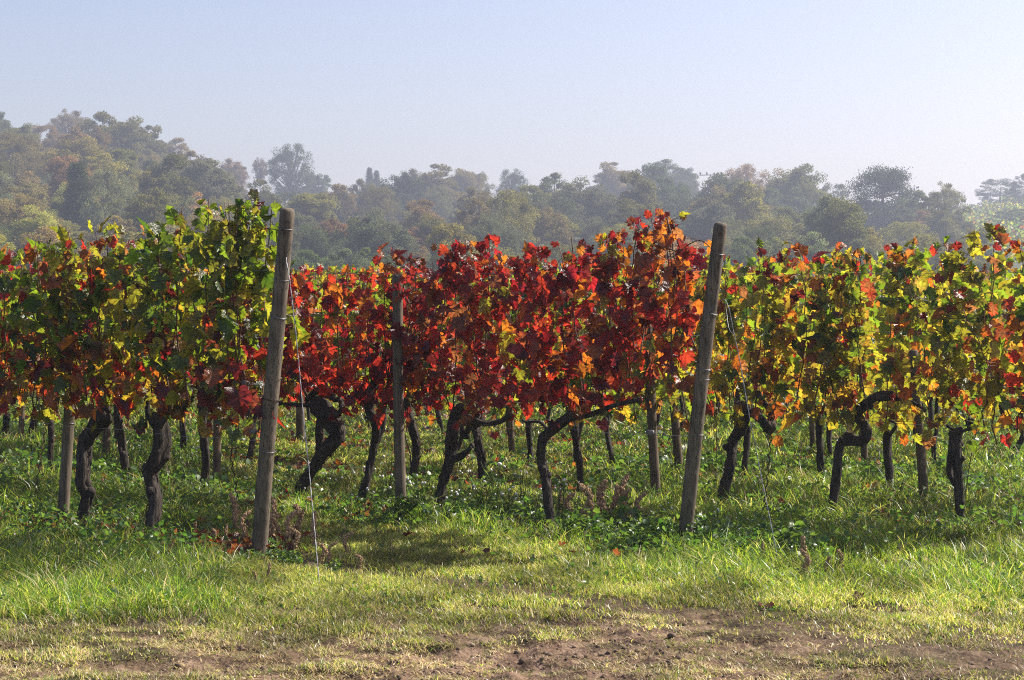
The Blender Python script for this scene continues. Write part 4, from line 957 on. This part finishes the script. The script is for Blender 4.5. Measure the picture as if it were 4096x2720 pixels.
def crown_mesh(kind, seed):
    rng = np.random.default_rng(seed); trunk = MB(); P = []; B = []
    if kind in ('round', 'open', 'tall'):
        rx, rz, cz = {'round': (.42, .47, .51), 'open': (.42, .42, .56), 'tall': (.29, .48, .51)}[kind]
        ncl = {'round': 150, 'open': 150, 'tall': 125}[kind]; per = {'round': 265, 'open': 165, 'tall': 240}[kind]
        trunk.add(*tube(spline(np.array([(0, 0, -.05), (.01, .01, .25), (rng.normal(0, .02), rng.normal(0, .02), cz + rz * .5)]), 8), np.linspace(.028, .008, 8), 6))
        lobes = [(np.array([0, 0, cz]), np.array([rx, rx * rng.uniform(.8, 1.1), rz]))] if kind == 'open' else []
        if not lobes:
            for l_ in range(rng.integers(3, 6)):
                a_ = rng.uniform(0, 6.28); o_ = rng.uniform(.08, .24) * (rx / .42); h_ = rng.uniform(.30, .66); sz = rng.uniform(.55, .80)
                lobes.append((np.array([math.cos(a_) * o_, math.sin(a_) * o_, h_]), np.array([rx * sz, rx * sz, min(rz * sz, .98 - h_)])))
            lobes.append((np.array([rng.normal(0, .05), 0, .66]), np.array([rx * .62, rx * .62, .33])))
        for q in range(ncl):
            lc, lr = lobes[rng.integers(len(lobes))]
            d = rng.normal(0, 1, 3); d /= np.linalg.norm(d); d[2] = max(d[2], -.8)
            c = lc + d * lr * rng.uniform(.55, .95); c[2] = max(c[2], .05)
            cr = rng.uniform(.04, .105) * (1 if kind != 'open' else .95)
            dd = rng.normal(0, 1, (per, 3)); dd /= np.linalg.norm(dd, axis=1)[:, None]
            p = c + dd * (cr * rng.uniform(.45, 1.15, (per, 1))) * np.array([1, 1, .72]); br_ = rng.uniform(.72, 1.28)
            P.append(p); B.append(np.full(per, br_) * rng.uniform(.88, 1.12, per))
            if q % (3 if kind == 'open' else 7) == 0:
                a0 = np.array([0, 0, rng.uniform(.22, cz)]); trunk.add(*tube(spline(np.array([a0, a0 * .4 + c * .6 + [0, 0, -.03], c]), 6), np.linspace(.011, .003, 6), 4))
    elif kind == 'conifer':
        trunk.add(*tube(np.array([(0, 0, -.05), (0, 0, .5), (0, 0, .97)]), [.026, .016, .004], 6))
        for q in range(95):
            h_ = .06 + .93 * (q / 95); r = .20 * (1 - h_) ** .8 + .012; a_ = rng.uniform(0, 6.28)
            for s in range(3):
                c = np.array([math.cos(a_ + s * 2.1) * r * rng.uniform(.3, 1), math.sin(a_ + s * 2.1) * r * rng.uniform(.3, 1), h_ - r * .15])
                p = c + rng.normal(0, 1, (85, 3)) * np.array([.028, .028, .016]); P.append(p); B.append(np.full(85, rng.uniform(.7, 1.2)))
    elif kind == 'bushy':
        trunk.add(*tube(np.array([(0, 0, -.05), (0, 0, .3), (.02, 0, .6)]), [.03, .02, .008], 6))
        for q in range(120):
            a_ = rng.uniform(0, 6.28); h_ = rng.uniform(.05, .92); r = .55 * math.sqrt(max(0, 1 - (max(h_ - .25, 0) / .72) ** 2)) * rng.uniform(.4, 1)
            c = np.array([math.cos(a_) * r, math.sin(a_) * r, h_]); cr = rng.uniform(.05, .115)
            dd = rng.normal(0, 1, (180, 3)); dd /= np.linalg.norm(dd, axis=1)[:, None]
            p = c + dd * (cr * rng.uniform(.55, 1.08, (180, 1))) * np.array([1, 1, .72]); P.append(p); B.append(np.full(180, rng.uniform(.72, 1.25)) * rng.uniform(.88, 1.12, 180))
    elif kind == 'pine':
        trunk.add(*tube(spline(np.array([(0, 0, -.05), (.02, 0, .3), (-.01, 0, .9)]), 8), np.linspace(.035, .012, 8), 6))
        for q in range(70):
            a_ = rng.uniform(0, 6.28); h_ = rng.uniform(.10, .96); r = (.46 if h_ < .78 else .30) * rng.uniform(.3, 1)
            c = np.array([math.cos(a_) * r, math.sin(a_) * r, h_])
            p = c + rng.normal(0, 1, (520, 3)) * np.array([.075, .075, .038]); P.append(p); B.append(np.full(520, rng.uniform(.75, 1.15)))
            if q % 3 == 0: trunk.add(*tube(np.array([(0, 0, h_ - .06), c * np.array([.5, .5, 1]) - [0, 0, .02], c]), [.012, .008, .004], 4))
    P = np.concatenate(P); B = np.concatenate(B); n_ = len(P)
    u = rng.normal(0, 1, (n_, 3)); u /= np.linalg.norm(u, axis=1)[:, None]; w = np.cross(u, rng.normal(0, 1, (n_, 3))); w /= np.linalg.norm(w, axis=1)[:, None]
    s = rng.uniform(.0068, .0125, (n_, 1)) * (.8 if kind in ('conifer', 'open') else 1)
    V = np.stack([P - u * s, P + w * s * .7, P + u * s, P - w * s * .7], 1).reshape(-1, 3)
    ii = np.arange(n_) * 4
    hue = np.stack([B * rng.uniform(.9, 1.15, n_), B, B * rng.uniform(.85, 1.1, n_)], 1)
    cm = mesh('crown', V, [np.stack([ii, ii + 1, ii + 2, ii + 3], 1)], M_TREE, {'Col': np.repeat(hue, 4, 0)})
    return cm, trunk.mesh('trunk', M_TBARK, True)
TM = {k: [crown_mesh(k, 300 + 10 * j + q) for q in range(c)] for j, (k, c) in enumerate((('round', 7), ('open', 3), ('tall', 4), ('conifer', 2), ('bushy', 4), ('pine', 2)))}

TCOL = {'dark green': (.040, .058, .024), 'green': (.072, .094, .030), 'olive green': (.125, .122, .034), 'yellow green': (.180, .168, .040), 'bronze': (.165, .125, .046), 'rust brown': (.190, .118, .056), 'orange': (.28, .185, .060), 'grey green': (.098, .110, .066), 'golden': (.22, .165, .05)}
def solve_Y(x, ytop, hpx):
    """depth at which a tree of that height in the picture stands on the hill"""
    Ys = np.linspace(131, 452, 160)
    base = H + (HY - ytop - hpx) * Ys / F
    gs = hill_z((x - CX) * Ys / F, Ys) - base
    ok = np.where(gs >= 0)[0]
    return Ys[ok[0]] if len(ok) else Ys[np.argmax(gs)]
TREES = []
def tree(x, ytop, wpx, hpx, kind, colour, label=None):
    Yt = solve_Y(x, ytop, hpx)
    TREES.append(dict(x=x, y=ytop, Y=Yt, h=hpx * Yt / F, w=wpx * Yt / F, kind=kind, colour=colour, label=label))
# trees that can be told apart in the photo: x, top, width, height, kind, colour, label
for a_ in [
 (1162, 566, 220, 300, 'open', 'dark green', 'tall lone tree with a rounded open crown above the hill line'),
 (310, 655, 200, 380, 'conifer', 'dark green', 'dark pointed evergreen low on the left hillside'),
 (597, 645, 140, 230, 'conifer', 'dark green', 'smaller dark pointed evergreen halfway up the left hillside'),
 (720, 728, 290, 280, 'bushy', 'orange', 'bright orange autumn tree low on the left hillside behind the green vine tops'),
 (3530, 678, 240, 340, 'pine', 'dark green', 'dark flat topped pine standing clear on the ridge at the right'),
 (3785, 720, 170, 260, 'open', 'yellow green', 'light yellowish tree with a feathery crown right of the dark pine'),
 (1478, 672, 55, 120, 'conifer', 'dark green', 'narrow dark spruce on the ridge, left of a pair right of the lone tree'),
 (1506, 684, 55, 120, 'conifer', 'dark green', 'narrow dark spruce on the ridge, right of a pair right of the lone tree'),
 (1525, 702, 190, 260, 'round', 'dark green', 'dark crown merging with the two narrow spruces on the ridge'),
 (1440, 712, 150, 220, 'round', 'olive green', 'small olive crown just left of the two narrow spruces'),
 (60, 895, 300, 230, 'bushy', 'green', 'light green bushy tree at the far left just over the vines'),
 (235, 875, 250, 230, 'bushy', 'olive green', 'olive bushy tree behind the first vine tops at the left'),
 (110, 720, 330, 260, 'round', 'bronze', 'wide bronze tree left of the dark pointed evergreen'),
 (440, 770, 240, 260, 'round', 'olive green', 'olive tree right of the dark pointed evergreen'),
 (20, 560, 200, 170, 'bushy', 'rust brown', 'rusty red brown tree at the left edge of the hillside'),
 (140, 560, 260, 220, 'round', 'bronze', 'bronze rounded tree high on the left hillside'),
 (420, 440, 330, 330, 'round', 'olive green', 'largest rounded olive tree at the top of the left hill'),
 (280, 430, 200, 230, 'open', 'bronze', 'thin bare topped tree on the crest of the left hill'),
 (600, 500, 250, 280, 'round', 'olive green', 'olive tree on the slope right of the hilltop'),
 (1040, 625, 70, 130, 'open', 'rust brown', 'slender thinning tree at the right end of the left hill'),
 (1270, 690, 160, 160, 'round', 'green', 'green tree close to the right of the lone tree'),
 (1230, 760, 300, 300, 'tall', 'yellow green', 'tall yellow green tree right behind the left end post top'),
 (1390, 900, 260, 260, 'tall', 'grey green', 'pale grey green tree right of the left end post'),
 (1370, 735, 230, 260, 'round', 'bronze', 'bronze thinly leaved tree in the dip of the ridge'),
 (1530, 860, 200, 260, 'tall', 'grey green', 'grey green upright tree over the red vines left of centre'),
 (1750, 655, 290, 260, 'round', 'bronze', 'bronze rounded tree on the ridge left of centre'),
 (1650, 665, 170, 220, 'round', 'olive green', 'olive tree on the ridge between the spruces and the bronze tree'),
 (2050, 670, 150, 200, 'open', 'dark green', 'dark ragged tree on the ridge at the centre'),
 (1720, 850, 240, 300, 'round', 'olive green', 'olive rounded tree in the middle of the slope left of centre'),
 (2340, 690, 310, 330, 'round', 'grey green', 'large grey green tree right of centre on the slope'),
 (2680, 705, 210, 260, 'round', 'green', 'green domed tree left of the utility pole'),
 (2665, 628, 260, 200, 'round', 'green', 'green tree topping the ridge left of the utility pole'),
 (2450, 650, 280, 200, 'round', 'bronze', 'bronze tree on the ridge right of centre'),
 (2980, 650, 250, 250, 'open', 'rust brown', 'rusty open tree on the ridge right of the utility pole'),
 (2870, 800, 220, 280, 'tall', 'grey green', 'grey green tree at the foot of the utility pole'),
 (3230, 643, 270, 330, 'round', 'olive green', 'large olive tree on the ridge left of the dark pine'),
 (3120, 660, 200, 280, 'round', 'bronze', 'bronze tree between the rusty open tree and the large olive tree'),
 (3100, 860, 420, 270, 'bushy', 'olive green', 'broad olive thicket over the vines right of the right end post'),
 (3360, 860, 260, 250, 'bushy', 'grey green', 'grey green thicket below the dark pine'),
 (3620, 880, 300, 230, 'bushy', 'yellow green', 'yellowish thicket below the ridge at the right'),
 (4000, 710, 200, 110, 'bushy', 'dark green', 'dark copse on the bare ridge at the right edge'),
 (4110, 690, 180, 130, 'bushy', 'dark green', 'dark bush at the very right edge of the ridge'),
 (4080, 830, 260, 90, 'bushy', 'dark green', 'dark hedge crossing the far vineyard slope'),
 (2470, 800, 120, 160, 'tall', 'rust brown', 'small reddish tree in the middle of the slope right of centre'),
 (2080, 850, 220, 250, 'round', 'bronze', 'bronze tree low on the slope above the red vine tops'),
 (2240, 850, 200, 250, 'tall', 'yellow green', 'yellow green tree low on the slope right of centre')]:
    tree(*a_)
# the rest of the wood
rng = np.random.default_rng(123)
for tier, (dy, wl, wh) in enumerate(((8, 175, 250), (60, 185, 270), (115, 190, 280), (170, 195, 285), (225, 200, 285), (285, 205, 290), (340, 205, 290), (380, 210, 300), (450, 220, 310), (520, 220, 320), (590, 220, 320))):
    x = -140 + rng.uniform(0, 100)
    while x < 4240:
        wd = rng.uniform(wl, wh); sil = np.interp(x, SIL[:, 0], SIL[:, 1])
        wd *= rng.choice([.62, .8, 1.0, 1.2] if tier else [.8, 1.0, 1.15]); y = sil + dy + rng.normal(0, 16 if tier else 8) + (8 if tier == 0 else 0)
        skip = y > 1040 or x > 3960 or (x > 3800 and y < 900)
        if tier == 0 and any(abs(q['x'] - x) < 34 and q['y'] < sil + 60 for q in TREES): skip = True
        if 1085 < x < 1240 and y < 745: skip = True
        if tier < 3 and 3360 < x < 3660 and y < 790: skip = True
        if any(abs(q['x'] - x) < 55 and abs(q['y'] - y) < 34 for q in TREES): skip = True
        if not skip:
            left = x < 1000
            col = rng.choice(['olive green', 'bronze', 'green', 'grey green', 'rust brown', 'yellow green', 'dark green', 'golden'], p=[.26, .22, .10, .13, .07, .11, .06, .05] if left else [.30, .14, .14, .20, .03, .10, .06, .03])
            kind = rng.choice(['round', 'tall', 'bushy', 'open'], p=[.58, .20, .16, .06])
            tree(x, y, wd, wd * rng.uniform(1.0, 1.3) if kind != 'tall' else wd * 1.45, kind, str(col))
        x += wd * (rng.uniform(.42, .66) if tier else rng.uniform(.26, .40))
KW = {'round': 'rounded', 'open': 'thinly leaved', 'tall': 'upright', 'conifer': 'pointed', 'bushy': 'bushy', 'pine': 'flat topped'}
GW = {'round': .86, 'open': .90, 'tall': .62, 'conifer': .42, 'bushy': 1.15, 'pine': .82}
REG = [(-500, 700, 'left hill'), (700, 1400, 'central dip'), (1400, 2150, 'left middle slope'), (2150, 2900, 'right middle slope'), (2900, 5000, 'right slope')]
for lo_, hi_, rn in REG:
    for tier in range(3):
        sel = [q for q in TREES if q['label'] is None and lo_ <= q['x'] < hi_ and (0 if q['y'] - np.interp(q['x'], SIL[:, 0], SIL[:, 1]) < 110 else 1 if q['y'] - np.interp(q['x'], SIL[:, 0], SIL[:, 1]) < 270 else 2) == tier]
        sel.sort(key=lambda q: q['x'])
        for j, q in enumerate(sel):
            q['label'] = '%s %s tree, %s from left %s the %s' % (KW[q['kind']], q['colour'], ORD[min(j, 27)], ('atop', 'midway up', 'low on')[tier], rn)
rng = np.random.default_rng(124)
for j, q in enumerate(TREES):
    cm, tm = TM[q['kind']][j % len(TM[q['kind']])]
    X = (q['x'] - CX) * q['Y'] / F; top = H + (HY - q['y']) * q['Y'] / F
    root = thing('tree' if q['kind'] not in ('conifer', 'pine') else 'evergreen_tree', (X, q['Y'], top - q['h'] * .99), q['label'], 'tree', 'trees on the wooded hill')
    sx = q['w'] / GW[q['kind']]; root.scale = (sx, sx, q['h']); root.rotation_euler = (0, 0, rng.uniform(0, 6.28))
    c_ = link('crown', cm, root); k_ = (.95 if q['x'] < 1000 else .84) * np.array(TCOL[q['colour']]) * (1.0 + .55 * ss(80, 330, q['y'] - np.interp(q['x'], SIL[:, 0], SIL[:, 1]))) * rng.uniform(.8, 1.2) * rng.uniform(.92, 1.08, 3); c_.color = (*k_, 1)  # crowns lower on the slope paler, partly haze put into their colour
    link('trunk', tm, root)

# far vineyard on the slope at the right
rng = np.random.default_rng(131); n_ = 36000
u = rng.uniform(.235, .40, n_); Y = rng.uniform(220, 430, n_); rowid = np.round(Y / 3.2); Y = rowid * 3.2 + rng.normal(0, .3, n_); X = u * Y
P = np.stack([X, Y, hill_z(X, Y) + rng.uniform(.2, 1.7, n_)], 1)
v, f, a1, a2 = leaves(P, rng.uniform(.35, .6, n_), rng.normal(0, 1, (n_, 3)), rng.normal(0, 1, (n_, 3)), rng.choice(len(PK), n_, p=wts(YG=.16, G=.44, D=.36, B=.04)), rng, 'F')
tag(link('hillside_vineyard', mesh('hillside_vineyard', v, [f], M_FARLEAF, {'Rf': a1, 'Tr': a2})), 'yellow green vine rows on the far slope at the right', 'vineyard', None, 'stuff')

# poles among the trees
def upole(x, ytop, ybot, Y, arm, label, m_, wpx):
    p0 = at(x, ybot, Y); p1 = at(x, ytop, Y); p0[2] = min(p0[2], float(hill_z(p0[0:1], p0[1:2])[0])); r = wpx * Y / F / 2
    root = thing('utility_pole', p0, label, 'pole')
    b_ = MB(); b_.add(*tube(np.array([p0, (p0 + p1) / 2, p1]), [r * 1.15, r, r * .85], 8)); link('pole', b_.mesh('pole', m_, True, p0), root)
    if arm:
        b_ = MB(); b_.add(*tube(np.array([p1 + [-arm, 0, -.4], p1 + [0, 0, -.35], p1 + [arm, 0, -.4]]), r * .6, 6)); link('crossarm', b_.mesh('crossarm', m_, True, p0), root)
        for s in (-.95, -.5, .5, .95):
            b_ = MB(); b_.add(*blob(p1 + [arm * s, 0, -.1], (.12, .12, .22), 1, .1)); link('insulator', b_.mesh('insulator', M_STEEL, True, p0), root)
M_PALE = noise_material('pale_pole', (.26, .25, .24), (.40, .39, .37), 3, rough=.8, bump=.1)
upole(2857, 690, 850, 262, 2.2, 'tall thin utility pole with a crossarm standing among the trees right of centre', M_WOOD2, 6)
upole(775, 655, 745, 262, 0, 'thin pale pole standing among the trees of the left hillside', M_PALE, 3)

# ------------------------------------------------------------------ haze
hb = MB(); s = np.array([(-1, -1, -1), (1, -1, -1), (1, 1, -1), (-1, 1, -1), (-1, -1, 1), (1, -1, 1), (1, 1, 1), (-1, 1, 1)], float)
hb.add(s * np.array([1700, 900, 0]) + np.array([0, 770, 0]) + np.where(s[:, 2:] < 0, np.array([[0, 0, -12.0]]), np.array([[0, 0, 50.0]])), None, [(0, 3, 2, 1), (4, 5, 6, 7), (0, 1, 5, 4), (1, 2, 6, 5), (2, 3, 7, 6), (3, 0, 4, 7)])
m, n, b, out = mat('haze_air'); n.nodes.remove(b)
pv = N(n, 'ShaderNodeVolumePrincipled'); pv.inputs['Color'].default_value = (.74, .82, .98, 1); pv.inputs['Density'].default_value = HAZE; pv.inputs['Anisotropy'].default_value = .35
n.links.new(pv.outputs[0], out.inputs['Volume'])
ho = link('haze', hb.mesh('haze', m, False)); tag(ho, 'pale blue haze over the hillside', 'haze', None, 'stuff')
